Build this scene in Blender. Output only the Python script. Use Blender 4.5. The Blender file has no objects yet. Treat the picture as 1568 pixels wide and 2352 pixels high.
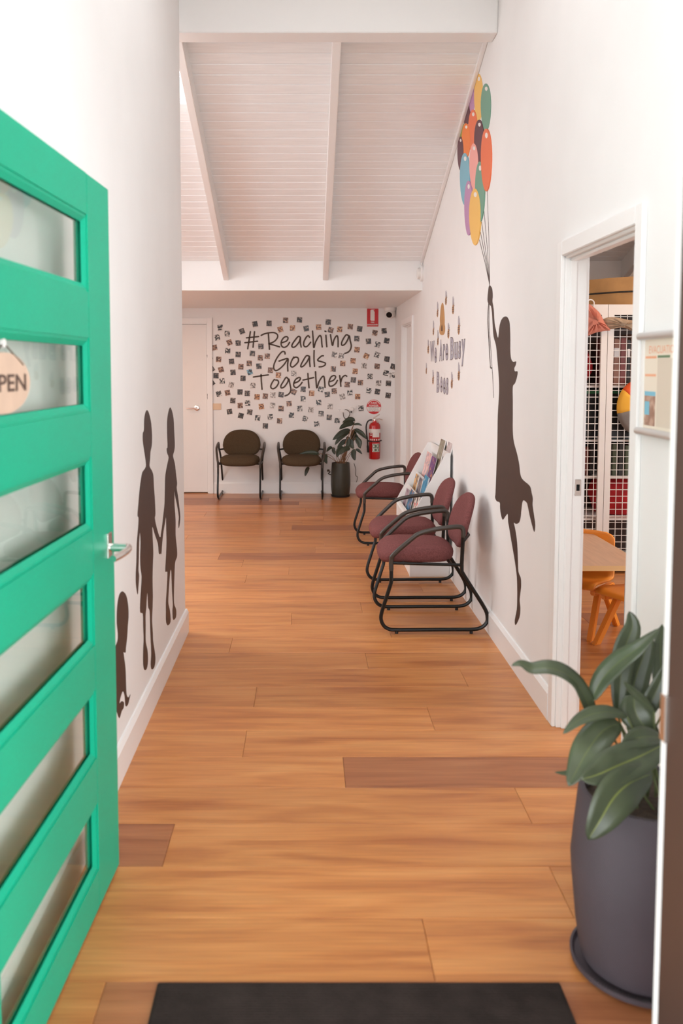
import bpy, bmesh, math, random
from mathutils import Vector, Matrix
random.seed(7)
S = bpy.context.scene
C = S.collection
# ------------------------------------------------------------------ camera
F = 2000.0; H = 1.57; VX = 704.0; YH = 843.0
PT = math.atan(F/27000); PY = YH + F*math.tan(PT)
cam = bpy.data.cameras.new('camera'); camo = bpy.data.objects.new('camera', cam); C.objects.link(camo)
camo.location = (0, 0, H); camo.rotation_euler = (math.pi/2-PT, 0, 0)
cam.sensor_fit = 'VERTICAL'; cam.sensor_height = 36; cam.sensor_width = 24
cam.lens = F*36/2352
cam.shift_x = (784-VX)/2352; cam.shift_y = -(1176-PY)/2352
cam.clip_start = .05
cam.dof.use_dof = True; cam.dof.focus_distance = 6.6; cam.dof.aperture_fstop = 3.2
S.camera = camo
# ------------------------------------------------------------------ world, exposure
W = bpy.data.worlds.new('overcast_sky'); S.world = W; W.use_nodes = True
bg = W.node_tree.nodes['Background']; bg.inputs[0].default_value = (.925, .963, 1.0, 1); bg.inputs[1].default_value = 9.0
S.view_settings.view_transform = 'Standard'; S.view_settings.look = 'None'
S.view_settings.gamma = 1; S.view_settings.use_curve_mapping = False
S.view_settings.exposure = -0.33
def portal(name, loc, rot, sx, sy):
    l = bpy.data.lights.new(name, 'AREA'); l.shape = 'RECTANGLE'; l.size = sx; l.size_y = sy
    l.cycles.is_portal = True
    o = bpy.data.objects.new(name, l); o.location = loc; o.rotation_euler = rot; C.objects.link(o)
R90 = math.pi/2
# ------------------------------------------------------------------ pixel helpers: a pixel is a direction, the depth comes from a plane it touches
def ray(x, y):
    u = (x-VX)/F; v = (PY-y)/F
    return Vector((u, math.cos(PT)+v*math.sin(PT), -math.sin(PT)+v*math.cos(PT)))
O = Vector((0, 0, H))
def fl(x, y, z=0): d = ray(x, y); return O+d*((z-H)/d.z)
def onX(x, y, X): d = ray(x, y); return O+d*(X/d.x)
def onY(x, y, Y): d = ray(x, y); return O+d*(Y/d.y)
def Z(sc, ox, oy): return lambda x, y: (ox+x/sc, oy+y/sc)
# ------------------------------------------------------------------ materials
def mat(name, col, rough=.6, metal=0, var=0, vscale=8, bump=0, bscale=60, spec=.5, coat=0, vstretch=None):
    m = bpy.data.materials.new(name); m.use_nodes = True; nt = m.node_tree; b = nt.nodes['Principled BSDF']
    b.inputs['Base Color'].default_value = (*col, 1); b.inputs['Roughness'].default_value = rough
    b.inputs['Metallic'].default_value = metal; b.inputs['Specular IOR Level'].default_value = spec
    b.inputs['Coat Weight'].default_value = coat
    tc = None
    if var or bump:
        tc = nt.nodes.new('ShaderNodeTexCoord')
    if var:
        n = nt.nodes.new('ShaderNodeTexNoise'); n.inputs['Scale'].default_value = vscale; n.inputs['Detail'].default_value = 4
        src = tc.outputs['Object']
        if vstretch:
            mp = nt.nodes.new('ShaderNodeMapping'); mp.inputs['Scale'].default_value = vstretch
            nt.links.new(src, mp.inputs[0]); src = mp.outputs[0]
        nt.links.new(src, n.inputs['Vector'])
        r = nt.nodes.new('ShaderNodeValToRGB')
        r.color_ramp.elements[0].position = .3; r.color_ramp.elements[1].position = .7
        r.color_ramp.elements[0].color = (*[max(0, c*(1-var)) for c in col], 1)
        r.color_ramp.elements[1].color = (*[min(1, c*(1+var)) for c in col], 1)
        nt.links.new(n.outputs['Fac'], r.inputs[0]); nt.links.new(r.outputs[0], b.inputs['Base Color'])
    if bump:
        n2 = nt.nodes.new('ShaderNodeTexNoise'); n2.inputs['Scale'].default_value = bscale
        bp = nt.nodes.new('ShaderNodeBump'); bp.inputs['Strength'].default_value = bump; bp.inputs['Distance'].default_value = .01
        nt.links.new(tc.outputs['Object'], n2.inputs['Vector']); nt.links.new(n2.outputs['Fac'], bp.inputs['Height'])
        nt.links.new(bp.outputs[0], b.inputs['Normal'])
    return m
def srgb(r, g, b):
    f = lambda c: ((c/255+.055)/1.055)**2.4 if c > 10 else c/255/12.92
    return (f(r), f(g), f(b))
M = {}
M['wall'] = mat('warm_white_wall_paint', (.83, .805, .785), .75, var=.015, vscale=3, bump=.04, bscale=180)
M['trim'] = mat('white_gloss_trim', (.86, .835, .815), .35)
M['ceil'] = mat('white_painted_boards', (.90, .90, .90), .5, var=.03, vscale=5, vstretch=(1, 12, 12))
M['ceilback'] = mat('ceiling_backing', (.5, .45, .42), .9)
M['green'] = mat('green_door_paint', srgb(6, 166, 130), .4, var=.04, vscale=3, spec=.22)
M['chrome'] = mat('satin_chrome', (.75, .72, .69), .22, 1)
M['brownframe'] = mat('dark_brown_frame_paint', srgb(70, 48, 40), .5)
M['silh'] = mat('dark_brown_vinyl', srgb(64, 45, 37), .55, var=.06, vscale=30)
M['lettervinyl'] = mat('brown_lettering_vinyl', srgb(74, 56, 42), .6)
M['black'] = mat('black_metal', (.008, .007, .006), .35, .0, spec=.35)
M['armpad'] = mat('dark_brown_arm_plastic', (.045, .032, .024), .38)
M['maroon'] = mat('maroon_fabric', srgb(120, 72, 70), .95, var=.22, vscale=130, bump=.25, bscale=500, spec=.15)
M['brownfab'] = mat('dark_brown_fabric', srgb(80, 64, 47), .95, var=.2, vscale=130, bump=.25, bscale=500, spec=.15)
M['mat'] = mat('charcoal_ribbed_mat', srgb(50, 42, 39), .95, var=.2, vscale=14, bump=.4, bscale=300, spec=.1)
M['potdark'] = mat('dark_olive_glaze', srgb(52, 50, 38), .45, var=.12, vscale=6)
M['soil'] = mat('soil', (.05, .03, .02), .95, var=.4, vscale=60, bump=.6, bscale=80)
M['red'] = mat('red_enamel', srgb(186, 22, 24), .25, coat=.3)
M['redsign'] = mat('red_sign_print', srgb(200, 26, 30), .4)
M['whitesign'] = mat('white_sign_print', (.82, .76, .72), .4)
M['greenlab'] = mat('green_label_print', srgb(60, 92, 52), .5)
M['rubber'] = mat('black_rubber', (.012, .012, .013), .45)
M['plate'] = mat('white_plastic_plate', (.82, .78, .75), .3)
M['beigeplate'] = mat('beige_plastic_plate', srgb(222, 192, 160), .4)
M['camwhite'] = mat('camera_white_plastic', (.78, .74, .70), .35)
M['lens'] = mat('black_lens', (.006, .006, .007), .35, spec=.2)
M['white'] = mat('white_laminate', (.84, .81, .785), .35)
M['card'] = mat('photo_card', (.80, .75, .72), .35)
M['grey_alu'] = mat('grey_aluminium_rail', (.62, .60, .58), .35, .5)
M['orange'] = mat('orange_moulded_plastic', srgb(232, 140, 44), .42)
M['laminate'] = mat('beech_laminate_top', srgb(190, 148, 118), .45, var=.08, vscale=6, vstretch=(10, 1, 1))
M['edgewood'] = mat('pale_wood_edge', srgb(222, 180, 128), .5)
M['steel'] = mat('grey_steel_tube', (.42, .40, .39), .35, .6)
M['cage'] = mat('off_white_wire_mesh', (.78, .73, .68), .45)
M['kraft'] = mat('kraft_drum_skin', srgb(196, 148, 92), .6, var=.12, vscale=7)
M['pinkcloth'] = mat('dusty_pink_cloth', srgb(205, 128, 108), .9, var=.1, vscale=10)
M['beigecloth'] = mat('beige_cloth', srgb(176, 152, 128), .9, var=.12, vscale=14)
M['string'] = mat('brown_string', srgb(90, 72, 58), .8)
M['tan'] = mat('tan_wood_sign', srgb(208, 178, 156), .6, var=.06, vscale=20)
M['darktext'] = mat('dark_brown_print', srgb(84, 62, 52), .6)
M['concrete'] = mat('outdoor_paving', (.45, .43, .40), .85, var=.15, vscale=5)
M['exterior'] = mat('exterior_render', (.6, .55, .5), .85)

def wood(name, c0, c1, c2, rough=.36, shift=.35):
    m = bpy.data.materials.new(name); m.use_nodes = True; nt = m.node_tree; b = nt.nodes['Principled BSDF']; L = nt.links.new
    tc = nt.nodes.new('ShaderNodeTexCoord'); oi = nt.nodes.new('ShaderNodeObjectInfo')
    cx = nt.nodes.new('ShaderNodeCombineXYZ')
    m1 = nt.nodes.new('ShaderNodeMath'); m1.operation = 'MULTIPLY'; m1.inputs[1].default_value = 37
    L(oi.outputs['Random'], m1.inputs[0]); L(m1.outputs[0], cx.inputs[0]); L(m1.outputs[0], cx.inputs[1])
    va = nt.nodes.new('ShaderNodeVectorMath'); L(tc.outputs['Object'], va.inputs[0]); L(cx.outputs[0], va.inputs[1])
    mp = nt.nodes.new('ShaderNodeMapping'); mp.inputs['Scale'].default_value = (1.1, 9, 9); L(va.outputs[0], mp.inputs[0])
    n = nt.nodes.new('ShaderNodeTexNoise'); n.inputs['Scale'].default_value = 1.5; n.inputs['Detail'].default_value = 6; n.inputs['Distortion'].default_value = .6
    L(mp.outputs[0], n.inputs['Vector'])
    r = nt.nodes.new('ShaderNodeValToRGB'); e = r.color_ramp.elements
    e[0].position = .28; e[0].color = (*c0, 1); e[1].position = .72; e[1].color = (*c2, 1)
    q = e.new(.5); q.color = (*c1, 1)
    L(n.outputs['Fac'], r.inputs[0])
    mp2 = nt.nodes.new('ShaderNodeMapping'); mp2.inputs['Scale'].default_value = (2.5, 70, 70); L(va.outputs[0], mp2.inputs[0])
    n2 = nt.nodes.new('ShaderNodeTexNoise'); n2.inputs['Scale'].default_value = 1.5; n2.inputs['Detail'].default_value = 3; L(mp2.outputs[0], n2.inputs['Vector'])
    mr = nt.nodes.new('ShaderNodeMapRange'); mr.inputs[1].default_value = .3; mr.inputs[2].default_value = .7; mr.inputs[3].default_value = .88; mr.inputs[4].default_value = 1.08
    L(n2.outputs['Fac'], mr.inputs[0])
    mr2 = nt.nodes.new('ShaderNodeMapRange'); mr2.inputs[3].default_value = 1-shift/2; mr2.inputs[4].default_value = 1+shift/3; L(oi.outputs['Random'], mr2.inputs[0])
    mm = nt.nodes.new('ShaderNodeMath'); mm.operation = 'MULTIPLY'; L(mr.outputs[0], mm.inputs[0]); L(mr2.outputs[0], mm.inputs[1])
    vs = nt.nodes.new('ShaderNodeVectorMath'); vs.operation = 'SCALE'; L(r.outputs[0], vs.inputs[0]); L(mm.outputs[0], vs.inputs['Scale'])
    L(vs.outputs[0], b.inputs['Base Color'])
    b.inputs['Roughness'].default_value = rough; b.inputs['Specular IOR Level'].default_value = .4
    return m
M['plank'] = wood('honey_timber_plank', srgb(172, 102, 56), srgb(200, 130, 74), srgb(212, 146, 88), rough=.3, shift=.22)
M['plankdark'] = wood('dark_timber_plank', srgb(138, 80, 50), srgb(164, 102, 65), srgb(176, 116, 76), shift=.12)

def leafmat(name, c, edge):
    m = bpy.data.materials.new(name); m.use_nodes = True; nt = m.node_tree; b = nt.nodes['Principled BSDF']; L = nt.links.new
    at = nt.nodes.new('ShaderNodeVertexColor'); at.layer_name = 'rib'
    mx = nt.nodes.new('ShaderNodeMix'); mx.data_type = 'RGBA'
    n = nt.nodes.new('ShaderNodeTexNoise'); n.inputs['Scale'].default_value = 9; n.inputs['Detail'].default_value = 4
    tc = nt.nodes.new('ShaderNodeTexCoord'); L(tc.outputs['Object'], n.inputs['Vector'])
    r = nt.nodes.new('ShaderNodeValToRGB')
    r.color_ramp.elements[0].position = .3; r.color_ramp.elements[0].color = (*[v*.65 for v in c], 1)
    r.color_ramp.elements[1].position = .7; r.color_ramp.elements[1].color = (*[v*1.25 for v in c], 1)
    L(n.outputs['Fac'], r.inputs[0])
    L(at.outputs['Color'], mx.inputs['Factor']); L(r.outputs[0], mx.inputs['A']); mx.inputs['B'].default_value = (*edge, 1)
    L(mx.outputs['Result'], b.inputs['Base Color']); b.inputs['Roughness'].default_value = .38
    return m
M['leaf'] = leafmat('mid_green_leaf', srgb(66, 74, 52), srgb(132, 140, 64))
M['leafdark'] = leafmat('dark_green_leaf', srgb(44, 52, 34), srgb(96, 104, 72))
M['stem'] = mat('green_stem', srgb(96, 104, 66), .5)
M['stembrown'] = mat('brown_stem', srgb(140, 96, 62), .6)

def potmat():
    m = mat('purple_grey_ribbed_pot', srgb(72, 62, 68), .62, var=.08, vscale=5)
    nt = m.node_tree; b = nt.nodes['Principled BSDF']; L = nt.links.new
    tc = nt.nodes.new('ShaderNodeTexCoord'); sx = nt.nodes.new('ShaderNodeSeparateXYZ'); L(tc.outputs['Object'], sx.inputs[0])
    a = nt.nodes.new('ShaderNodeMath'); a.operation = 'ARCTAN2'; L(sx.outputs[1], a.inputs[0]); L(sx.outputs[0], a.inputs[1])
    k = nt.nodes.new('ShaderNodeMath'); k.operation = 'MULTIPLY_ADD'; L(sx.outputs[2], k.inputs[0]); k.inputs[1].default_value = 5; L(a.outputs[0], k.inputs[2])
    k2 = nt.nodes.new('ShaderNodeMath'); k2.operation = 'MULTIPLY'; k2.inputs[1].default_value = 140; L(k.outputs[0], k2.inputs[0])
    s = nt.nodes.new('ShaderNodeMath'); s.operation = 'SINE'; L(k2.outputs[0], s.inputs[0])
    bp = nt.nodes.new('ShaderNodeBump'); bp.inputs['Strength'].default_value = .3; bp.inputs['Distance'].default_value = .003
    L(s.outputs[0], bp.inputs['Height']); L(bp.outputs[0], b.inputs['Normal'])
    return m
M['potgrey'] = potmat()

def glassmat():
    m = bpy.data.materials.new('clear_door_glass'); m.use_nodes = True; nt = m.node_tree; nt.nodes.clear(); L = nt.links.new
    o = nt.nodes.new('ShaderNodeOutputMaterial'); t = nt.nodes.new('ShaderNodeBsdfTransparent'); t.inputs[0].default_value = (.93, .96, .94, 1)
    g = nt.nodes.new('ShaderNodeBsdfGlossy'); g.inputs['Roughness'].default_value = .03; g.inputs[0].default_value = (.95, .95, .95, 1)
    fr = nt.nodes.new('ShaderNodeFresnel'); fr.inputs[0].default_value = 1.5
    ge = nt.nodes.new('ShaderNodeNewGeometry'); sb = nt.nodes.new('ShaderNodeMath'); sb.operation = 'SUBTRACT'; sb.inputs[0].default_value = 1; L(ge.outputs['Backfacing'], sb.inputs[1])
    ml = nt.nodes.new('ShaderNodeMath'); ml.operation = 'MULTIPLY'; L(fr.outputs[0], ml.inputs[0]); L(sb.outputs[0], ml.inputs[1])
    mx = nt.nodes.new('ShaderNodeMixShader'); L(ml.outputs[0], mx.inputs[0]); L(t.outputs[0], mx.inputs[1]); L(g.outputs[0], mx.inputs[2]); L(mx.outputs[0], o.inputs[0])
    return m
M['glass'] = glassmat()

def printmat(name, cols, scale=55):
    m = bpy.data.materials.new(name); m.use_nodes = True; nt = m.node_tree; b = nt.nodes['Principled BSDF']; L = nt.links.new
    tc = nt.nodes.new('ShaderNodeTexCoord'); oi = nt.nodes.new('ShaderNodeObjectInfo'); cx = nt.nodes.new('ShaderNodeCombineXYZ')
    m1 = nt.nodes.new('ShaderNodeMath'); m1.operation = 'MULTIPLY'; m1.inputs[1].default_value = 53
    L(oi.outputs['Random'], m1.inputs[0])
    for i in range(3): L(m1.outputs[0], cx.inputs[i])
    va = nt.nodes.new('ShaderNodeVectorMath'); L(tc.outputs['Object'], va.inputs[0]); L(cx.outputs[0], va.inputs[1])
    n = nt.nodes.new('ShaderNodeTexNoise'); n.inputs['Scale'].default_value = scale; n.inputs['Detail'].default_value = 1.5; L(va.outputs[0], n.inputs['Vector'])
    r = nt.nodes.new('ShaderNodeValToRGB'); r.color_ramp.interpolation = 'CONSTANT'; e = r.color_ramp.elements
    e[0].position = 0; e[0].color = (*cols[0], 1); e[1].position = .44; e[1].color = (*cols[1], 1)
    for i, p in ((2, .53), (3, .62)):
        q = e.new(p); q.color = (*cols[i], 1)
    L(n.outputs['Fac'], r.inputs[0]); L(r.outputs[0], b.inputs['Base Color']); b.inputs['Roughness'].default_value = .3
    return m
# ------------------------------------------------------------------ mesh builders
class MB:
    def __init__(s): s.v = []; s.f = []
    def add(s, v, f):
        k = len(s.v); s.v += [tuple(a) for a in v]; s.f += [tuple(i+k for i in q) for q in f]; return s
    def box(s, x0, x1, y0, y1, z0, z1):
        return s.add([(x0,y0,z0),(x1,y0,z0),(x1,y1,z0),(x0,y1,z0),(x0,y0,z1),(x1,y0,z1),(x1,y1,z1),(x0,y1,z1)],
                     [(3,2,1,0),(4,5,6,7),(0,1,5,4),(1,2,6,5),(2,3,7,6),(3,0,4,7)])
    def prism(s, pts, n):            # planar outline pts (3D), extruded by vector n
        n = Vector(n); k = len(pts); a = [Vector(q) for q in pts]
        nn = Vector((0, 0, 0))
        for i in range(k): nn += a[i].cross(a[(i+1) % k])
        if nn.dot(n) < 0: a.reverse()
        return s.add(a+[q+n for q in a], [tuple(range(k-1, -1, -1)), tuple(range(k, 2*k))]+[(i, (i+1) % k, k+(i+1) % k, k+i) for i in range(k)])
    def tube(s, pts, r, seg=8, closed=False):
        P = [Vector(q) for q in pts]; n = len(P); R = r if isinstance(r, (list, tuple)) else [r]*n
        T = []
        for i in range(n):
            a = P[(i-1) % n] if closed or i else P[i]; b = P[(i+1) % n] if closed or i < n-1 else P[i]
            t = (b-a); T.append(t.normalized() if t.length > 1e-9 else Vector((0, 0, 1)))
        up = Vector((0, 0, 1)) if abs(T[0].z) < .9 else Vector((1, 0, 0))
        N = (up-T[0]*up.dot(T[0])).normalized(); v = []; f = []
        for i in range(n):
            N = (N-T[i]*N.dot(T[i])).normalized(); B = T[i].cross(N)
            for j in range(seg):
                a = 2*math.pi*j/seg; v.append(P[i]+(N*math.cos(a)+B*math.sin(a))*R[i])
        m = n if closed else n-1
        # closed: align seam
        off = 0
        if closed:
            d = [(v[j]-v[(n-1)*seg]).length for j in range(seg)]; off = d.index(min(d))
        for i in range(m):
            for j in range(seg):
                i2 = (i+1) % n; o2 = off if (closed and i == n-1) else 0
                f.append((i*seg+j, i*seg+(j+1) % seg, i2*seg+(j+1+o2) % seg, i2*seg+(j+o2) % seg))
        if not closed:
            f.append(tuple(range(seg-1, -1, -1))); f.append(tuple((n-1)*seg+j for j in range(seg)))
        return s.add(v, f)
    def lathe(s, prof, seg=32, c=(0, 0, 0), axis='z', half=None):
        v = []; f = []
        for (r, h) in prof:
            for j in range(seg):
                a = 2*math.pi*j/seg
                p = (r*math.cos(a), r*math.sin(a), h)
                if axis == 'y': p = (p[0], p[2], p[1])
                if axis == 'x': p = (p[2], p[0], p[1])
                v.append((p[0]+c[0], p[1]+c[1], p[2]+c[2]))
        for i in range(len(prof)-1):
            for j in range(seg):
                q = (i*seg+j, i*seg+(j+1) % seg, (i+1)*seg+(j+1) % seg, (i+1)*seg+j)
                f.append(q if axis != 'y' else q[::-1])
        a = tuple(range(seg-1, -1, -1)); b = tuple((len(prof)-1)*seg+j for j in range(seg))
        if axis == 'y': a = a[::-1]; b = b[::-1]
        f += [a, b]
        return s.add(v, f)
    def rings(s, rings, cap=True):
        n = len(rings[0]); k = len(s.v); v = [q for r in rings for q in r]; f = []
        for i in range(len(rings)-1):
            for j in range(n): f.append((i*n+j, i*n+(j+1) % n, (i+1)*n+(j+1) % n, (i+1)*n+j))
        if cap: f.append(tuple(range(n-1, -1, -1))); f.append(tuple((len(rings)-1)*n+j for j in range(n)))
        return s.add(v, f)
    def build(s, name, m, parent=None, smooth=False, bevel=0, recenter=None, angle=40):
        if recenter is None: recenter = parent is None
        loc = Vector((0, 0, 0))
        if recenter and s.v:
            xs = [q[0] for q in s.v]; ys = [q[1] for q in s.v]; zs = [q[2] for q in s.v]
            loc = Vector(((min(xs)+max(xs))/2, (min(ys)+max(ys))/2, min(zs)))
        me = bpy.data.meshes.new(name); me.from_pydata([tuple(Vector(q)-loc) for q in s.v], [], s.f); me.update()
        bm = bmesh.new(); bm.from_mesh(me); bmesh.ops.recalc_face_normals(bm, faces=bm.faces)
        if bevel: bmesh.ops.bevel(bm, geom=bm.edges[:], offset=bevel, segments=2, affect='EDGES', clamp_overlap=True)
        bm.to_mesh(me); bm.free()
        if smooth:
            for p in me.polygons: p.use_smooth = True
            try: me.set_sharp_from_angle(angle=math.radians(angle))
            except Exception: pass
        me.materials.append(M[m] if isinstance(m, str) else m)
        o = bpy.data.objects.new(name, me); o.location = loc; C.objects.link(o)
        if parent: o.parent = parent
        return o
def tag(o, label, cat, group=None, kind=None):
    o['label'] = label
    if cat: o['category'] = cat
    if group: o['group'] = group
    if kind: o['kind'] = kind
    return o
def thing(name, label, cat, loc=(0, 0, 0), rz=0, group=None, kind=None):
    o = bpy.data.objects.new(name, None); o.empty_display_size = .05; C.objects.link(o); o.location = loc; o.rotation_euler = (0, 0, rz)
    return tag(o, label, cat, group, kind)
def copy_tree(o, parent=None):
    c = o.copy(); C.objects.link(c); c.parent = parent
    for ch in [k for k in bpy.data.objects if k.parent == o]: copy_tree(ch, c)
    return c
def struct(o, label=None):
    o['kind'] = 'structure'
    if label: o['label'] = label
    return o
def smooth_pts(P, n=4, closed=False):        # Catmull-Rom
    P = [Vector(q) for q in P]; out = []; k = len(P)
    if k < 3: return P
    rng = range(k) if closed else range(k-1)
    for i in rng:
        g = lambda j: P[j % k] if closed else P[max(0, min(k-1, j))]
        a, b, c, d = g(i-1), g(i), g(i+1), g(i+2)
        for t in range(n):
            t /= n
            out.append(.5*((2*b)+(c-a)*t+(2*a-5*b+4*c-d)*t*t+(3*b-a-3*c+d)*t**3))
    if not closed: out.append(P[-1])
    return out
_tc = {}
def text_verts(body, offset=0):
    k = (body, offset)
    if k not in _tc:
        cu = bpy.data.curves.new('t', 'FONT'); cu.body = body; cu.offset = offset; cu.resolution_u = 3
        ob = bpy.data.objects.new('t', cu); C.objects.link(ob)
        dg = bpy.context.evaluated_depsgraph_get()
        me = bpy.data.meshes.new_from_object(ob.evaluated_get(dg))
        _tc[k] = ([tuple(v.co) for v in me.vertices], [tuple(p.vertices) for p in me.polygons])
        bpy.data.objects.remove(ob); bpy.data.curves.remove(cu); bpy.data.meshes.remove(me)
    return _tc[k]
def text(mb, body, c, u, v, n, w, h, off=0, lift=.001, ref=None):      # flat lettering fitted into a w x h box centred on c in plane (u, v)
    vs, fs = text_verts(body, off)
    rv = vs if ref is None else text_verts(body, ref)[0]
    xs = [q[0] for q in rv]; ys = [q[1] for q in rv]; x0, x1, y0, y1 = min(xs), max(xs), min(ys), max(ys)
    c = Vector(c); u = Vector(u); v = Vector(v); n = Vector(n)
    mb.add([c+u*((q[0]-x0)/(x1-x0)-.5)*w+v*((q[1]-y0)/max(1e-6, y1-y0)-.5)*h+n*lift for q in vs], fs)
    return mb
# ------------------------------------------------------------------ setting dimensions
XL = -.718; XR = 1.088; XR2 = 1.176          # faces of the corridor walls
YB = 10.77                                    # back wall
YC = 5.06                                     # end of left wall, opening to the waiting room
YK = 8.274; ZK = 2.289; ZK2 = 2.561           # bulkhead
A1 = onX(965, 590, XR); A2 = onX(1105, 95, XR)
SL = (A2.z-A1.z)/(A1.y-A2.y)
def zc(y): return ZK2+(YK-y)*SL               # raked ceiling
XW = -4.2; XE = 4.0; YF = 1.50; YF2 = 1.62
TOP = 5.4
D1a, D1b = onX(1463, 859, XR).y, onX(1291, 859, XR).y     # playroom doorway in the right wall
D2a, D2b = 8.97, 9.90
DT = 2.045
# floor base and planks
fb = struct(MB().box(XW, XE, YF, YB+.3, -.12, -.012).build('floor', 'plankdark'), 'timber plank floor running through corridor and waiting room')
PW = .2578; Y0 = fl(700, 1990).y
zf = Z(1.742, 400, 1120)
joints = {}
for (zx, zy) in ((230, 617), (768, 682), (1155, 753), (325, 832), (1025, 920), (282, 1022), (680, 1140), (1395, 1270), (-26, 1440), (1550, 1620), (1020, 1860), (470, 510), (745, 465), (283, 380), (460, 320), (175, 287), (470, 168), (600, 235)):
    q = fl(*zf(zx, zy)); joints.setdefault(math.floor((q.y-Y0)/PW), []).append(q.x)
dark = set()
for (zx, zy) in ((1000, 1140), (-80, 1440), (400, 287), (700, 168)):
    q = fl(*zf(zx, zy)); dark.add((math.floor((q.y-Y0)/PW), round(q.x, 1)))
def plank(x0, x1, y0, y1, isdark):
    g = .0005; cx = (x0+x1)/2; hx = (x1-x0)/2-g; hy = (y1-y0)/2-g; b = .0014
    mb = MB().add([(-hx,-hy,-.012),(hx,-hy,-.012),(hx,hy,-.012),(-hx,hy,-.012),(-hx,-hy,-b),(hx,-hy,-b),(hx,hy,-b),(-hx,hy,-b),(-hx+b,-hy+b,0),(hx-b,-hy+b,0),(hx-b,hy-b,0),(-hx+b,hy-b,0)],
        [(0,1,5,4),(1,2,6,5),(2,3,7,6),(3,0,4,7),(4,5,9,8),(5,6,10,9),(6,7,11,10),(7,4,8,11),(8,9,10,11)])
    o = mb.build('plank', 'plankdark' if isdark else 'plank', fb, recenter=False)
    o.location = Vector((cx, (y0+y1)/2, 0))-fb.location
r0 = math.floor((YF-Y0)/PW); r1 = math.ceil((YB-Y0)/PW)
for r in range(r0, r1):
    y0 = max(YF, Y0+r*PW); y1 = min(YB+.15, Y0+(r+1)*PW)
    if y1-y0 < .02: continue
    j = joints.get(r, [random.uniform(-.6, .9)])[0]
    L = 1.83
    xs = [j+L*k for k in range(-3, 3)]
    lo = XW if y0 > YC-.05 else XL-.1
    if lo == XW: lo = -2.6
    hi = XE if 3.0 < y1 < 7.0 else XR+.1
    if hi == XE: hi = 3.0
    cut = sorted([lo]+[x for x in xs if lo+.05 < x < hi-.05]+[hi])
    for a, b in zip(cut, cut[1:]):
        dk = any(d[0] == r and a < d[1] < b for d in dark) or random.random() < .05
        plank(a, b, y0, y1, dk)
# walls
def wall(name, boxes, label, m='wall'):
    mb = MB()
    for b in boxes: mb.box(*b)
    return struct(mb.build(name, m), label)
wall('wall_left', [(XL-.11, XL, YF2, YC, -.012, TOP)], 'white corridor wall carrying the child silhouettes')
wall('wall_partition', [(XW, XL-.11, YC-.11, YC, -.012, TOP)], 'white partition closing the waiting room')
wall('wall_right', [(XR, XR2, YF2, D1a, -.012, TOP), (XR, XR2, D1a, D1b, DT, TOP), (XR, XR2, D1b, D2a, -.012, TOP), (XR, XR2, D2a, D2b, DT, TOP), (XR, XR2, D2b, YB, -.012, TOP)], 'long white corridor wall with doorways and balloon decal')
wall('wall_back', [(-1.21, XE, YB, YB+.15, -.012, 3.2), (-2.12, -1.21, YB, YB+.15, 2.12, 3.2), (XW, -2.12, YB, YB+.15, -.012, 3.2), (-2.3, -1.0, YB+.15, YB+.2, -.012, 2.4)], 'white back wall covered with lettering and small photos')  # last box is an added slab stopping light leaks round the door
wall('wall_waiting_room', [(XW-.12, XW, YC-.11, 5.15, -.012, TOP), (XW-.12, XW, 5.15, 7.4, -.012, 1.0), (XW-.12, XW, 5.15, 7.4, 2.9, TOP), (XW-.12, XW, 7.4, YB+.15, -.012, TOP)], 'waiting room side wall with a wide window opening added for light')  # unseen window added to bring daylight into the waiting room
wall('wall_playroom', [(XE, XE+.12, YF2, 3.0, -.012, TOP), (XE, XE+.12, 3.0, 5.2, -.012, .8), (XE, XE+.12, 3.0, 5.2, 2.3, TOP), (XE, XE+.12, 5.2, YB, -.012, TOP)], 'playroom side wall with a window opening added for light')  # window out of view, added to brighten the playroom
EX0, EX1 = -.70, .73
wall('wall_front', [(XW, EX0-.06, YF, YF2, -.012, TOP), (EX1+.06, XE, YF, YF2, -.012, TOP), (EX0-.06, EX1+.06, YF, YF2, 2.30, 2.55), (EX0-.06, EX1+.06, YF, YF2, 3.35, TOP)], 'front wall around the entrance door and an opening added above it for daylight')  # upper gap is an added opening that lets sky light in
# bulkhead / low ceiling over the far end
wall('wall_bulkhead', [(XW, XR, YK, YB, ZK, 3.2)], 'white bulkhead with the lower ceiling of the far alcove', 'trim')
wall('wall_playroom_bulkhead', [(XR2, XE, YK, YB, ZK, 3.2)], 'white bulkhead at the far end of the playroom')
# raked ceiling: backing with real and added skylight openings, boards and rafters
def slab(mb, x0, x1, y0, y1, t=.14, e=.03):
    mb.add([(x0, y0, zc(y0)+e), (x1, y0, zc(y0)+e), (x1, y1, zc(y1)+e), (x0, y1, zc(y1)+e), (x0, y0, zc(y0)+e+t), (x1, y0, zc(y0)+e+t), (x1, y1, zc(y1)+e+t), (x0, y1, zc(y1)+e+t)],
           [(3,2,1,0),(4,5,6,7),(0,1,5,4),(1,2,6,5),(2,3,7,6),(3,0,4,7)])
SK = (-3.6, -.80, 5.25, 6.0)                  # skylight over the waiting room
SN = (XL, XR, 3.0, 3.9)                       # unseen skylight added over the entrance lobby for more daylight
mb = MB()
SK2 = (-3.7, -2.4, 6.3, 7.4)                  # hidden skylight added to brighten the waiting room and its ceiling
slab(mb, SK2[1], XR, SK[3], YK); slab(mb, XW, SK2[0], SK[3], YK); slab(mb, SK2[0], SK2[1], SK[3], SK2[2]); slab(mb, SK2[0], SK2[1], SK2[3], YK); slab(mb, SK[1], XR, YC-.11, SK[3]); slab(mb, XW, SK[0], YC-.11, SK[3]); slab(mb, SK[0], SK[1], YC-.11, SK[2])
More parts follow.
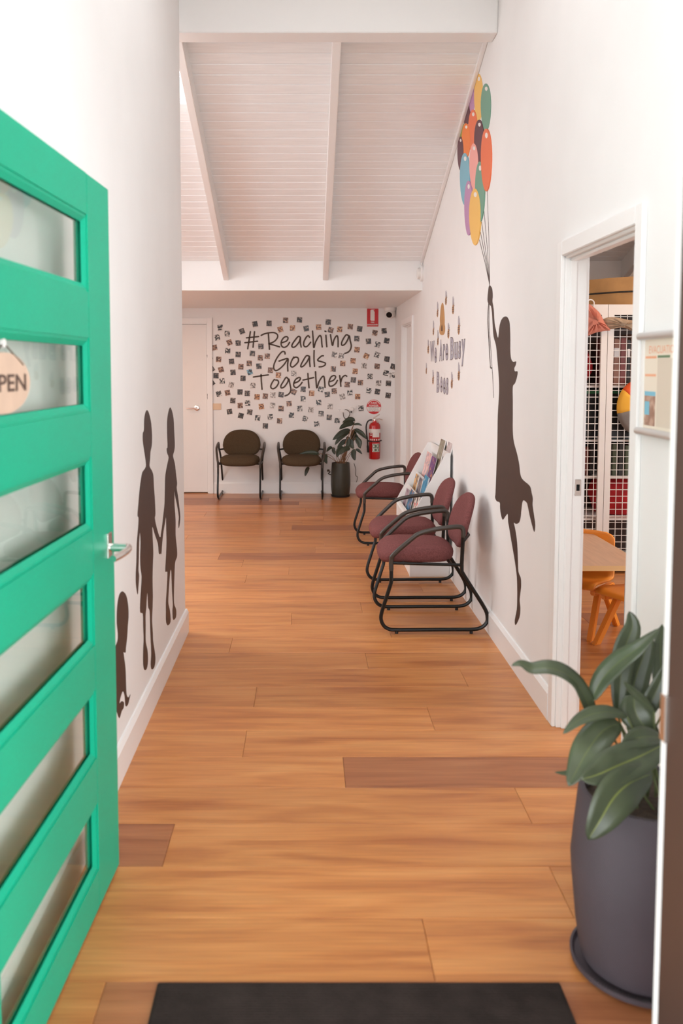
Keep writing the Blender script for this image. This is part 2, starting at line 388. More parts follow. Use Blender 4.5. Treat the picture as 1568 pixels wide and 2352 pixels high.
slab(mb, XL-.11, XR2, SN[3], YC-.11); slab(mb, XL-.11, XR2, YF, SN[2])
slab(mb, XR2, XE, YF, YK)
ce = struct(mb.build('ceiling', 'ceil'), 'white raked ceiling of lining boards and rafters')
bp = .1; n = math.hypot(1, SL); dy = bp/n
def board(x0, x1, y0, y1):
    g = .0022; y0 += g; y1 -= g; b = .004
    pts = [(0, 0), (1, 0)]
    v = []
    for y, zoff in ((y0, .03), (y0, b), (y0+b, 0), (y1-b, 0), (y1, b), (y1, .03)):
        for x in (x0, x1): v.append((x, y, zc(y)+zoff))
    f = [(0,2,3,1),(2,4,5,3),(4,6,7,5),(6,8,9,7),(8,10,11,9),(0,1,11,10),(0,10,8,6,4,2),(1,3,5,7,9,11)]
    o = MB().add(v, f).build('ceiling_board', 'ceil', ce, recenter=False); o.location = -ce.location
y = YK
while y > YC+.1:
    y0 = y-dy
    x0 = XW
    if y0 < SK[3]: x0 = SK[1]
    elif y > SK2[2] and y0 < SK2[3]: x0 = SK2[1]; board(XW, SK2[0], y0, y)
    board(x0, XR, y0, y)
    if y > 6.0: board(XR2, XE, y0, y)
    y = y0
def rafter(x, w, y0, y1, d=.18, d0=.12):
    mb = MB().add([(x-w/2, y0, zc(y0)-d0), (x+w/2, y0, zc(y0)-d0), (x+w/2, y1, zc(y1)-d), (x-w/2, y1, zc(y1)-d), (x-w/2, y0, zc(y0)+.02), (x+w/2, y0, zc(y0)+.02), (x+w/2, y1, zc(y1)+.02), (x-w/2, y1, zc(y1)+.02)],
        [(3,2,1,0),(4,5,6,7),(0,1,5,4),(1,2,6,5),(2,3,7,6),(3,0,4,7)])
    o = mb.build('rafter', 'trim', ce, recenter=False, bevel=.004); o.location = -ce.location
YBM = onX(1143, 75, XR).y; ZBM = onX(1143, 75, XR).z
for x in (.178, -.755, -1.69, -2.62): rafter(x, .052, YBM+.14, YK)
rafter(XR-.012, .024, YBM+.14, YK, .035, .035)
rafter(2.05, .052, 5.6, YK); rafter(2.98, .052, 5.6, YK)
o = MB().box(XL-.1, XR, YBM, YBM+.15, ZBM, ZBM+.42).build('beam', 'trim', ce, recenter=False, bevel=.004); o.location = -ce.location
# baseboards
def base(name, pts, label): # list of boxes
    mb = MB()
    for b in pts: mb.prism(*b)
    return struct(mb.build(name, 'trim'), label)
def bprof(d=.018, h=.14): return [(0, 0), (d, 0), (d, h-.02), (d*.45, h), (0, h)]
def baseX(X, sgn, y0, y1): return ([(X+sgn*a, y0, b) for a, b in bprof()], (0, y1-y0, 0))
def baseY(Y, sgn, x0, x1): return ([(x0, Y+sgn*a, b) for a, b in bprof()], (x1-x0, 0, 0))
base('baseboard_left', [baseX(XL, 1, YF2, YC+.018), baseY(YC, 1, XL-.11, XL)], 'white skirting along the silhouette wall')
AW = .062
base('baseboard_right', [baseX(XR, -1, D1b+AW, D2a-AW), baseX(XR, -1, D2b+AW, YB-.018)], 'white skirting along the wall behind the chairs')
base('baseboard_entry', [baseX(XR, -1, YF2, D1a-AW)], 'white skirting behind the big grey pot')
base('baseboard_back', [baseY(YB, -1, -1.21+AW, XR)], 'white skirting under the photo wall')
# doorways in the right wall: jambs, stops and architraves
def doorway(n, y0, y1, label, strike=False):
    t = thing('door_%d' % n, label, None, (XR, (y0+y1)/2, 0), kind='structure'); l = Vector(t.location)
    def part(nm, m, *bx):
        mb = MB()
        mb.box(*bx); o = mb.build(nm, m, t, recenter=False, bevel=.003); o.location = -l; return o
    j = .02
    part('jamb', 'trim', XR-.002, XR2+.002, y0, y0+j, 0, DT); part('jamb', 'trim', XR-.002, XR2+.002, y1-j, y1, 0, DT)
    part('head_jamb', 'trim', XR-.002, XR2+.002, y0, y1, DT-j, DT)
    part('door_stop', 'trim', XR+.018, XR+.045, y1-j-.012, y1-j, 0, DT-j); part('door_stop', 'trim', XR+.018, XR+.045, y0+j, y0+j+.012, 0, DT-j)
    part('head_stop', 'trim', XR+.018, XR+.045, y0+j, y1-j, DT-j-.012, DT-j)
    for X0, X1 in ((XR-.018, XR), (XR2, XR2+.018)):
        e = .01 if X0 < XR else 0
        part('architrave', 'trim', X0, X1, y0-AW+e, y0+e, 0, DT+AW-e); part('architrave', 'trim', X0, X1, y1-e, y1+AW-e, 0, DT+AW-e)
        part('architrave', 'trim', X0, X1, y0+e, y1-e, DT-e, DT+AW-e)
    return t, l, part
t1, l1, part1 = doorway(2, D1a, D1b, 'open white doorway looking into the playroom')
sk = onY(1330, 1120, D1b-.02)
sp = part1('strike_plate', 'chrome', XR+.056, XR+.085, D1b-.0225, D1b-.0195, sk.z-.035, sk.z+.035)
part1('strike_hole', 'lens', XR+.064, XR+.078, D1b-.0235, D1b-.022, sk.z-.014, sk.z+.014)
t2, l2, part2 = doorway(3, D2a, D2b, 'white doorway beside the fire extinguisher')
part2('door_leaf', 'trim', XR2-.045, XR2-.008, D2a+.023, D2b-.023, .008, DT-.023)
# door in the back wall
t = thing('door_4', 'white flush door with lever handle beside the photo wall', None, (-1.665, YB, 0), kind='structure'); l = Vector(t.location)
def p4(nm, m, *bx, bevel=.003):
    o = MB().box(*bx).build(nm, m, t, recenter=False, bevel=bevel); o.location = -l; return o
dr = -1.232
p4('jamb', 'trim', dr, -1.21, YB-.002, YB+.13, 0, 2.12); p4('jamb', 'trim', -2.12, -2.098, YB-.002, YB+.13, 0, 2.12); p4('head_jamb', 'trim', -2.12, -1.21, YB-.002, YB+.13, 2.098, 2.12)
p4('architrave', 'trim', dr+.01, dr+.01+AW, YB-.018, YB, 0, 2.11+AW); p4('architrave', 'trim', -2.16, -2.108, YB-.018, YB, 0, 2.11+AW); p4('architrave', 'trim', -2.108, dr+.01, YB-.018, YB, 2.11, 2.11+AW)
lf = p4('door_leaf', 'wall', -2.096, dr-.003, YB+.02, YB+.058, .012, 2.095)
hc = onY(452, 937, YB+.02)
mb = MB().lathe([(.0, 0), (.034, 0), (.034, -.008), (.026, -.012), (.011, -.012), (.011, -.05), (0, -.05)], 20, (hc.x, YB+.02, hc.z), 'y')
mb.tube([(hc.x, YB-.03, hc.z), (hc.x-.03, YB-.036, hc.z), (hc.x-.125, YB-.034, hc.z-.004)], [.011, .011, .009], 10)
o = mb.build('lever_handle', 'chrome', t, smooth=True, recenter=False); o.location = -l
# entrance frame
t = thing('door_frame', 'entrance door frame, white inside and dark brown outside', None, (0, YF, 0), kind='structure'); l = Vector(t.location)
def pe(nm, m, *bx, bevel=.004):
    o = MB().box(*bx).build(nm, m, t, recenter=False, bevel=bevel); o.location = -l; return o
XJ = onY(1535, 1040, YF2).x
pe('jamb', 'brownframe', XJ, EX1+.06, YF-.05, YF2-.026, -.012, 2.30); pe('inner_jamb', 'trim', XJ, EX1+.06, YF2-.026, YF2+.002, -.012, 2.30, bevel=.008)
pe('jamb', 'brownframe', EX0-.06, EX0, YF-.05, YF2-.026, -.012, 2.30); pe('inner_jamb', 'trim', EX0-.06, EX0, YF2-.026, YF2+.002, -.012, 2.30)
pe('head', 'brownframe', EX0, XJ, YF-.05, YF2-.026, 2.235, 2.30); pe('inner_head', 'trim', EX0, XJ, YF2-.026, YF2+.002, 2.235, 2.30)
sz = onY(1520, 1640, YF2).z
pe('strike_plate', 'chrome', XJ-.004, XJ+.002, YF2-.03, YF2-.006, sz-.045, sz+.045, bevel=.001)
# outdoor paving where the photographer stands
struct(MB().box(-6, 6, -6, YF, -.16, -.03).build('ground', 'concrete'), 'grey paving outside the entrance')
struct(MB().box(-3.5, 3.5, -1.6, YF, 2.42, 2.52).build('added_sky_blocker', 'exterior'), 'unseen roof slab added outside the entrance to block steep sky light')  # added overhang, keeps steep sky light off the floor near the entrance
# portals at the entrance, the visible skylight and the added openings
portal('entrance_portal', (0, YF-.06, 1.13), (R90, 0, 0), 1.42, 2.26)
portal('added_transom_portal', (0, YF-.01, 2.95), (R90, 0, 0), 1.5, .8)
portal('added_lobby_skylight_portal', (.185, 3.45, zc(3.45)+.2), (-math.atan(SL), 0, 0), 1.8, 1.0)
portal('skylight_portal', ((SK[0]+SK[1])/2, (SK[2]+SK[3])/2, zc((SK[2]+SK[3])/2)+.2), (-math.atan(SL), 0, 0), SK[1]-SK[0], .8)
portal('added_waiting_skylight_portal', ((SK2[0]+SK2[1])/2, 6.95, zc(6.95)+.2), (-math.atan(SL), 0, 0), 1.6, 1.4)
portal('added_window_portal', (XW-.13, 6.275, 1.95), (0, -R90, 0), 1.9, 2.25)
portal('added_playroom_window_portal', (XE+.13, 4.1, 1.55), (0, R90, 0), 1.5, 2.2)

# unseen lamps added to warm and brighten the alcove and the playroom
M['diffuser'] = mat('added_lamp_diffuser', (.9, .85, .78), .5)
_b = M['diffuser'].node_tree.nodes['Principled BSDF']; _b.inputs['Emission Color'].default_value = (1, .66, .40, 1); _b.inputs['Emission Strength'].default_value = 6
def lamp(label, x, y, z, power, r=.16):
    t = thing('added_lamp', label, 'lamp', (x, y, z-.05))
    MB().lathe([(0, .05), (r+.02, .05), (r+.02, .015), (r, .01), (0, .01)], 28).build('housing', 'trim', t, smooth=True)
    MB().lathe([(0, .01), (r, .01), (r*.9, -.008), (0, -.012)], 28).build('diffuser', 'diffuser', t, smooth=True)
    li = bpy.data.lights.new('added_lamp_light', 'AREA'); li.shape = 'DISK'; li.size = 2*r; li.energy = power; li.color = (1, .66, .40)
    lo = bpy.data.objects.new('added_lamp_light', li); C.objects.link(lo); lo.location = (0, 0, -.02); lo.parent = t
lamp('added unseen warm lamp over the waiting room side of the alcove', -2.3, 9.45, ZK, 13)
lamp('added unseen warm lamp in the far corner of the alcove', -3.5, 9.45, ZK, 13)
lamp('added unseen warm lamp hanging low in the playroom', 3.2, 5.6, zc(5.6)-.02, 26)
# ================================================================== THE GREEN ENTRANCE DOOR
P1 = fl(274, 1990); P2 = fl(110, 2352)
dd = Vector((P1.x-P2.x, P1.y-P2.y, 0)).normalized()          # from hinge towards the latch edge
nn = Vector((dd.y, -dd.x, 0))                                # outer face normal (towards the corridor)
DW = (P1.y-(YF2-.02))/dd.y
HG = P1-dd*DW
gd = thing('door_1', 'open bright green entrance door with six horizontal glass panes', None, (HG.x, HG.y, 0), 0, kind='structure')
gd.rotation_euler = (0, 0, math.atan2(dd.y, dd.x))           # local x along the door, local -y is the corridor face
def doorpt(px, py):                                          # pixel onto the door face -> (s, z)
    d = ray(px, py); t_ = (HG-O).dot(nn)/d.dot(nn); q = O+d*t_; return ((q-HG).dot(dd), q.z)
s_in = doorpt(202, 600)[0]; ST = DW-s_in
ztop = doorpt(242, 430)[1]
zs = [doorpt(x, y)[1] for x, y in ((202, 494), (202, 670), (204, 776), (206, 946), (209, 1049), (211, 1218), (214, 1319), (219, 1481), (223, 1579), (227, 1734), (231, 1832), (235, 1982))]
TH = .04
MB().box(DW-ST, DW, 0, TH, .008, ztop).build('stile', 'green', gd, bevel=.002)
SH = .11
MB().box(0, SH, 0, TH, .008, ztop).build('stile', 'green', gd, bevel=.002)
edges = [ztop]+zs+[.008]
for i in range(0, len(edges), 2):
    MB().box(SH, DW-ST, 0.0005, TH-.0005, edges[i+1], edges[i]).build('rail', 'green', gd)
bw = .022; bd = .013
for i in range(0, 12, 2):
    z1, z0 = zs[i], zs[i+1]
    mb = MB()
    for ya, yb in ((.0, bd), (TH, TH-bd)):
        o_ = [(SH, ya, z0), (DW-ST, ya, z0), (DW-ST, ya, z1), (SH, ya, z1)]
        m_ = [(SH+.008, ya, z0+.008), (DW-ST-.008, ya, z0+.008), (DW-ST-.008, ya, z1-.008), (SH+.008, ya, z1-.008)]
        i_ = [(SH+bw, yb, z0+bw), (DW-ST-bw, yb, z0+bw), (DW-ST-bw, yb, z1-bw), (SH+bw, yb, z1-bw)]
        e_ = [(SH, yb, z0), (DW-ST, yb, z0), (DW-ST, yb, z1), (SH, yb, z1)]
        mm = (.004 if ya == 0 else TH-.004)
        m_ = [(a, mm, c) for a, b, c in m_]
        v = m_+i_+[(a, mm, c) for a, b, c in o_]; f = []
        for k in range(4):
            k2 = (k+1) % 4; f += [(k, k2, 4+k2, 4+k), (8+k, 8+k2, k2, k)]
        mb.add(v, f)
    mb.build('glazing_bead', 'green', gd)
    MB().box(SH+.004, DW-ST-.004, TH/2-.003, TH/2+.003, z0+.004, z1-.004).build('pane', 'glass', gd)
hs, hz = doorpt(243, 1262)
hz = doorpt(243, 1262)[1]; hs = DW-.062
mb = MB().box(hs-.022, hs+.022, -.006, 0, hz-.03, hz+.045).box(hs-.022, hs+.022, TH, TH+.006, hz-.03, hz+.045)
mb.build('rose', 'chrome', gd, bevel=.002)
mb = MB()
for sg, y0 in ((-1, 0), (1, TH)):
    mb.lathe([(.0, 0), (.013, 0), (.013, sg*.055), (0, sg*.055)], 16, (hs, y0, hz), 'y')
    pts = smooth_pts([(hs+.008, y0+sg*.058, hz), (hs-.03, y0+sg*.066, hz), (hs-.08, y0+sg*.062, hz-.002), (hs-.135, y0+sg*.05, hz-.004)], 4)
    mb.tube(pts, .0105, 10)
mb.build('lever_handle', 'chrome', gd, smooth=True)
MB().box(DW-.0005, DW+.002, .008, .032, hz-.09, hz+.09).build('latch_plate', 'chrome', gd)
for z in (.25, 1.05, 1.85):
    MB().lathe([(0, z-.05), (.008, z-.05), (.008, z+.05), (0, z+.05)], 10, (-.006, -.006, 0)).build('hinge', 'chrome', gd, smooth=True)
# OPEN sign hanging in the second pane
sc = doorpt(24, 880); rad = abs(doorpt(24, 808)[1]-doorpt(24, 950)[1])/2; rw = doorpt(80, 880)[0]-sc[0]
def dl(s, z, y): return HG+dd*s-nn*y+Vector((0, 0, z))       # door local -> world
yb = TH/2-.0032
sgn = thing('open_sign', 'tan oval wooden sign reading OPEN hanging by a cord on the green door glass', 'sign', dl(sc[0], sc[1]-rad, yb))
sl_ = Vector(sgn.location)
c0 = dl(sc[0], sc[1], yb-.006)
disc = [c0+dd*math.cos(2*math.pi*k/40)*rw+Vector((0, 0, math.sin(2*math.pi*k/40)*rad)) for k in range(40)]
o = MB().prism(disc, -nn*.006).build('board', 'tan', sgn, recenter=False); o.location = -sl_
mb = MB(); text(mb, 'OPEN', c0+nn*.0003-dd*rw*.0, dd, (0, 0, 1), nn, rw*1.62, rad*.58, .015); o = mb.build('lettering', 'darktext', sgn, recenter=False); o.location = -sl_
pz = zs[2]-.03
mb = MB().tube([c0+dd*rw*.72+Vector((0, 0, rad*.6)), dl(sc[0], pz, yb-.004), c0-dd*rw*.72+Vector((0, 0, rad*.6))], .002, 6)
o = mb.build('cord', 'string', sgn, recenter=False); o.location = -sl_
mb = MB().prism([dl(sc[0]+.010*math.cos(2*math.pi*k/16), pz+.010*math.sin(2*math.pi*k/16), yb) for k in range(16)], nn*.006)
o = mb.build('suction_hook', 'plate', sgn, recenter=False); o.location = -sl_
# door stop on the skirting
q = onX(200, 1972, XL+.018)
mb = MB().tube([(XL+.012, q.y, .085), (XL+.075, q.y, .085)], [.007, .007], 10).tube([(XL+.075, q.y, .085), (XL+.092, q.y, .085)], .013, 10).tube([(XL+.012, q.y, .085), (XL+.024, q.y, .085)], .016, 10)
tag(mb.build('door_stop', 'armpad', smooth=True), 'small brown peg door stop on the left skirting behind the green door', 'door stop')

# ================================================================== WALL DECALS
def decal_right(pts, X=XR, t=.0012): return [onX(x, y, X) for x, y in pts], (-t, 0, 0)
def softpoly(pts): return [(q.x, q.y) for q in smooth_pts([(x, y, 0) for x, y in pts], 3, True)]
def decal_left(pts): return [onX(x, y, XL) for x, y in softpoly(pts)], (.0012, 0, 0)
z3 = Z(2.868, 0, 880)
boy = [(967,178),(980,200),(992,250),(997,300),(1000,350),(998,410),(990,450),(987,500),(983,545),(995,570),(1008,605),(1012,680),(1018,760),(1022,860),(1018,890),(1030,950),(1048,1010),(1056,1020),(1056,1118),(1045,1118),(1040,1060),(1020,1000),(1003,945),(1003,1000),(1008,1110),(1005,1200),(1003,1300),(1005,1400),(1003,1480),(1000,1560),(1005,1650),(1007,1700),(1018,1770),(1022,1820),(1015,1870),(998,1885),(992,1850),(995,1780),(992,1700),(988,1600),(985,1500),(975,1475),(970,1380),(965,1420),(962,1480),(957,1530),(958,1600),(958,1700),(970,1760),(973,1830),(965,1880),(950,1888),(942,1850),(942,1760),(945,1680),(942,1600),(940,1520),(922,1505),(925,1400),(932,1280),(925,1220),(922,1150),(925,1050),(920,980),(915,1050),(913,1150),(910,1230),(915,1270),(910,1340),(905,1392),(895,1330),(893,1270),(897,1180),(900,1060),(908,960),(912,890),(905,870),(912,780),(920,690),(930,620),(938,585),(960,550),(957,500),(948,440),(940,380),(940,330),(947,310),(948,250),(955,200)]
girl2 = [(1120,160),(1133,190),(1142,240),(1146,320),(1150,410),(1145,450),(1138,480),(1150,530),(1158,600),(1165,660),(1162,690),(1170,740),(1180,820),(1186,880),(1182,930),(1176,955),(1174,920),(1177,880),(1165,800),(1152,740),(1148,700),(1148,800),(1155,900),(1155,1000),(1163,1080),(1165,1140),(1152,1180),(1148,1250),(1145,1350),(1145,1450),(1158,1490),(1158,1540),(1140,1558),(1135,1500),(1138,1460),(1133,1380),(1130,1300),(1127,1235),(1120,1240),(1113,1320),(1108,1400),(1107,1450),(1118,1500),(1122,1570),(1105,1595),(1093,1570),(1092,1500),(1092,1440),(1098,1350),(1102,1245),(1088,1240),(1092,1150),(1096,1050),(1094,950),(1092,880),(1085,920),(1075,980),(1066,1060),(1062,1118),(1057,1118),(1057,1015),(1066,950),(1075,870),(1083,790),(1085,700),(1088,610),(1100,540),(1110,490),(1100,460),(1097,430),(1103,420),(1100,330),(1100,250),(1108,190)]
tod = [(808,1372),(830,1400),(843,1470),(845,1540),(840,1600),(835,1680),(828,1740),(825,1775),(812,1772),(815,1800),(825,1880),(828,1960),(832,2050),(845,2070),(857,2050),(850,2085),(840,2120),(825,2125),(820,2060),(808,2030),(795,2060),(785,2110),(800,2095),(815,2105),(812,2140),(800,2160),(785,2207),(770,2170),(755,2140),(735,2150),(722,2060),(718,1980),(722,1860),(745,1770),(772,1700),(775,1650),(768,1580),(770,1480),(780,1410),(793,1380)]
for nm, pts, lab in (('child_silhouette_decal', boy, 'dark brown boy silhouette in shorts on the left wall, holding hands with a girl silhouette'), ('child_silhouette_decal', girl2, 'dark brown girl silhouette in a dress on the left wall, holding a boys hand'), ('toddler_silhouette_decal', tod, 'small dark brown toddler silhouette low on the left wall beside the green door')):
    tag(MB().prism(*decal_left([z3(*q) for q in pts])).build(nm, 'silh'), lab, 'wall decal')
z6 = Z(2.868, 920, 640)
girl = [(583,45),(600,60),(605,90),(606,120),(604,150),(612,200),(618,290),(630,350),(640,390),(645,370),(650,320),(662,275),(680,252),(700,252),(715,280),(720,330),(722,400),(722,480),(728,530),(742,548),(760,545),(757,570),(748,590),(752,610),(770,612),(765,650),(752,690),(738,712),(738,800),(738,900),(738,1000),(745,1075),(765,1150),(780,1220),(788,1290),(805,1325),(850,1365),(862,1410),(870,1450),(868,1490),(878,1560),(886,1620),(880,1668),(865,1620),(850,1560),(838,1500),(830,1475),(805,1462),(795,1520),(790,1570),(780,1605),(760,1615),(745,1608),(752,1640),(762,1700),(768,1760),(772,1850),(775,1930),(790,1970),(793,2020),(788,2070),(783,2120),(788,2170),(782,2230),(758,2282),(752,2250),(765,2180),(768,2110),(768,2040),(765,1960),(755,1880),(742,1800),(728,1720),(715,1640),(708,1600),(705,1550),(690,1565),(672,1588),(660,1550),(655,1510),(653,1475),(632,1465),(622,1440),(625,1410),(630,1280),(635,1150),(638,1030),(640,900),(648,760),(648,680),(643,600),(636,520),(628,440),(612,380),(606,300),(602,230),(596,185),(588,175),(578,165),(572,140),(575,95)]
gt = thing('girl_silhouette_decal', 'tall dark brown girl silhouette floating on the right wall, holding balloon strings', 'wall decal', onX(1185, 1430, XR)); gl = Vector(gt.location)
o = MB().prism(*decal_right(softpoly([z6(*q) for q in girl]))).build('figure', 'silh', gt, recenter=False); o.location = -gl
def ribbonX(mb, pts, w, X, t=.0012, s=-1):     # thin strip on the right wall along wall points
    P = [Vector(q) for q in pts]
    for a, b in zip(P, P[1:]):
        d = (b-a).normalized(); nrm = Vector((0, -d.z, d.y))*w/2
        mb.prism([a+nrm, a-nrm, b-nrm, b+nrm], (-t, 0, 0))
    return mb
mb = MB()
for pts in ([(578,165),(573,250),(575,320),(590,570),(603,600),(612,785)], [(585,172),(583,300),(595,480),(603,600)], [(580,165),(577,300),(588,480),(590,590)]):
    ribbonX(mb, smooth_pts([onX(*z6(*q), XR) for q in pts], 5), .008, XR)
o = mb.build('string_end', 'silh', gt, recenter=False); o.location = -gl
# balloons
zb = Z(4.439, 1000, 150)
cols = dict(purple=srgb(186, 138, 178), yellow=srgb(240, 190, 100), green=srgb(110, 158, 136), maroon=srgb(92, 48, 60), olive=srgb(158, 160, 74), red=srgb(232, 116, 74), orange=srgb(240, 130, 54), blue=srgb(124, 182, 200), pink=srgb(242, 168, 158))
for k, c in cols.items(): M['balloon_'+k] = mat('balloon_%s_vinyl' % k, c, .5)
M['balloon_shine'] = mat('balloon_shine_print', (.85, .8, .76), .5)
bt = thing('balloon_bunch_decal', 'bunch of multicoloured balloon stickers high on the right wall above the girl silhouette', 'wall decal', onX(*zb(553, 2240), XR)); bl = Vector(bt.location)
def egg(cx, cy, rx, ry, n=28):
    return [(cx+rx*math.sin(2*math.pi*k/n)*(1+.10*math.cos(2*math.pi*k/n)), cy-ry*math.cos(2*math.pi*k/n)) for k in range(n)]
B = [('purple', [(410,92),(417,120),(405,300),(395,440),(360,490),(340,420),(342,370),(385,220)]), ('yellow', (440,330,45,245)), ('green', (515,430,52,245)),
     ('maroon', [(338,370),(289,550),(300,610),(350,590),(355,480)]), ('olive', [(287,562),(244,700),(245,755),(292,700)]), ('red', (385,680,47,230)), ('orange', (315,770,43,180)),
     ('maroon', (450,780,50,225)), ('maroon', (260,900,31,172)), ('blue', (305,1160,50,267)), ('pink', (398,1030,45,235)), ('green', (460,1290,48,310)), ('red', (525,965,53,320)), ('purple', (345,1455,42,280)), ('yellow', (412,1545,58,290))]
mb = MB()
for x0, y0 in ((527, 1280), (495, 1490), (470, 1600), (458, 1700), (448, 1780)):
    ribbonX(mb, [onX(*zb(x0, y0), XR), onX(*zb((x0+553)/2+4, (y0+2240)/2), XR), onX(*zb(553, 2245), XR)], .007, XR)
o = mb.build('balloon_string', 'silh', bt, recenter=False); o.location = -bl
for i, (c, e) in enumerate(B):
    t_ = .0012+.0005*i
    ell = not isinstance(e, list)
    pts = egg(*e) if ell else e
    o = MB().prism([onX(*zb(*q), XR) for q in pts], (-t_, 0, 0)).build('balloon', 'balloon_'+c, bt, recenter=False); o.location = -bl
    if ell:
        cx, cy, rx, ry = e
        h = egg(cx+rx*.1, cy-ry*.78, rx*.27, ry*.09, 12)
        s_ = MB().prism([onX(*zb(*q), XR)+Vector((-t_, 0, 0)) for q in h], (-.0003, 0, 0)).build('balloon_shine', 'balloon_shine', o, recenter=False)
# bee stickers
z7 = Z(8.4, 960, 650)
M['bee'] = mat('bee_body_print', srgb(170, 122, 78), .5, var=.25, vscale=30, vstretch=(1, 1, 3))
M['beestripe'] = mat('bee_stripe_print', srgb(110, 76, 52), .5)
M['beewing'] = mat('bee_wing_print', srgb(176, 170, 176), .5)
M['hive'] = mat('hive_print', srgb(190, 142, 88), .5, var=.1, vscale=14)
M['hivedark'] = mat('hive_hole_print', srgb(112, 74, 44), .5)
M['letgrey'] = mat('blue_grey_letter_print', srgb(168, 164, 176), .5, var=.08, vscale=10)
M['letedge'] = mat('letter_outline_print', srgb(112, 96, 92), .5)
def onw(u, v): return onX(*z7(u, v), XR)
bees = [(538,345,85,110,1,'top of the cluster, above the hive'), (675,510,95,150,1,'next to the topmost bee, on the playroom doorway side'), (375,585,75,145,0,'just beside the tip of the hive'), (295,940,70,140,0,'hugging the fire extinguisher side of the hive'), (785,900,100,160,1,'directly above the word Busy'), (585,980,95,110,0,'between the hive base and the word Busy'), (382,1130,75,145,1,'above the gap between We and Are'), (195,1285,80,110,0,'beside the start of the word We'), (158,1700,60,95,0,'lowest under the word We'), (288,1880,80,120,0,'beside the start of the word Bees'), (650,1950,90,140,1,'at the end of the word Bees'), (785,1790,95,160,1,'under the end of the word Busy')]
for (cx, cy, hb, hw, wide, where) in bees:
    c = onw(cx, cy); top = onw(cx, cy-hb-hw); bot = onw(cx, cy+hb); bh = (onw(cx, cy-hb)-bot).z/2*.98
    t = thing('bee_sticker', 'bee sticker on the right wall, '+where, 'sticker', (XR, c.y, c.z-bh), group='bee stickers around the lettering'); tl = Vector(t.location)
    w = bh*1.15
    body = [Vector((XR, c.y+w*math.cos(2*math.pi*k/20), c.z+bh*math.sin(2*math.pi*k/20))) for k in range(20)]
    o = MB().prism(body, (-.0016, 0, 0)).build('body', 'bee', t, recenter=False); o.location = -tl
    mb = MB()
    for zz in (-.45, 0, .42):
        hw_ = w*math.sqrt(1-zz*zz)*.98
        mb.box(XR-.002, XR-.0014, c.y-hw_, c.y+hw_, c.z+bh*(zz-.11), c.z+bh*(zz+.11))
    o = mb.build('stripe', 'beestripe', t, recenter=False); o.location = -tl
    wl = (top.z-c.z)-bh*.75
    for dyw, dzw in ((w*.55, 0), (-w*.05, 0), (-w*.7, -.25*wl)):
        cz = c.z+bh*.75+wl*.5+dzw
        wing = [Vector((XR, c.y+dyw+w*.34*math.cos(2*math.pi*k/14), cz+wl*.55*math.sin(2*math.pi*k/14))) for k in range(14)]
        o = MB().prism(wing, (-.0009, 0, 0)).build('wing', 'beewing', t, recenter=False); o.location = -tl
    mb = MB()
    ribbonX(mb, [(XR, c.y-w*.5, c.z+bh*.8), (XR, c.y-w*1.1, c.z+bh*1.25)], .006, XR); ribbonX(mb, [(XR, c.y-w*.8, c.z+bh*.5), (XR, c.y-w*1.3, c.z+bh*.8)], .006, XR)
    o = mb.build('antenna', 'beestripe', t, recenter=False); o.location = -tl
hv = thing('beehive_sticker', 'honey brown beehive sticker on the right wall among the bees', 'sticker', onw(465, 1005)); hl = Vector(hv.location)
hp = softpoly([(470,380),(490,420),(500,500),(508,600),(513,700),(512,790),(520,850),(518,930),(500,990),(465,1005),(425,990),(410,930),(415,850),(425,790),(420,700),(428,600),(435,500),(450,420)])
o = MB().prism([onw(*q) for q in hp], (-.0012, 0, 0)).build('hive_body', 'hive', hv, recenter=False); o.location = -hl
o = MB().prism([onw(*q)+Vector((-.0012, 0, 0)) for q in [(462,800),(475,850),(477,930),(445,930),(447,850)]], (-.0006, 0, 0)).build('entrance_hole', 'hivedark', hv, recenter=False); o.location = -hl
LB = [('W',232,312,1120,1512,'We'),('e',314,360,1243,1543,'We'),('A',410,468,1092,1510,'Are'),('r',478,522,1175,1492,'Are'),('e',526,580,1168,1495,'Are'),('B',622,688,1040,1487,'Busy'),('u',698,764,1140,1480,'Busy'),('s',776,828,1112,1470,'Busy'),('y',836,908,1080,1608,'Busy'),
      ('B',358,412,1712,2118,'Bees'),('e',426,470,1805,2112,'Bees'),('e',480,530,1825,2148,'Bees'),('s',538,584,1828,2160,'Bees')]
words = {}
for ch, x0, x1, y0, y1, wd in LB:
    if wd not in words:
        words[wd] = thing('wall_lettering', 'blue-grey bubble letters spelling %s on the right wall among the bees' % wd, 'lettering', onw(x0, y1))
    t = words[wd]; tl = Vector(t.location)
    a = onw(x0, (y0+y1)/2); b = onw(x1, (y0+y1)/2); c = onw((x0+x1)/2, (y0+y1)/2); hh = onw((x0+x1)/2, y0).z-onw((x0+x1)/2, y1).z
    c = Vector((XR, (a.y+b.y)/2, (onw((x0+x1)/2, y0).z+onw((x0+x1)/2, y1).z)/2)); ww = a.y-b.y
    mb = MB(); text(mb, ch, c, (0, -1, 0), (0, 0, 1), (-1, 0, 0), ww, hh, .05, .0012)
    o = mb.build('letter', 'letedge', t, recenter=False); o.location = -tl
    mb = MB(); text(mb, ch, c, (0, -1, 0), (0, 0, 1), (-1, 0, 0), ww, hh, .026, .0018, .05)
    q = mb.build('letter_face', 'letgrey', o, recenter=False)
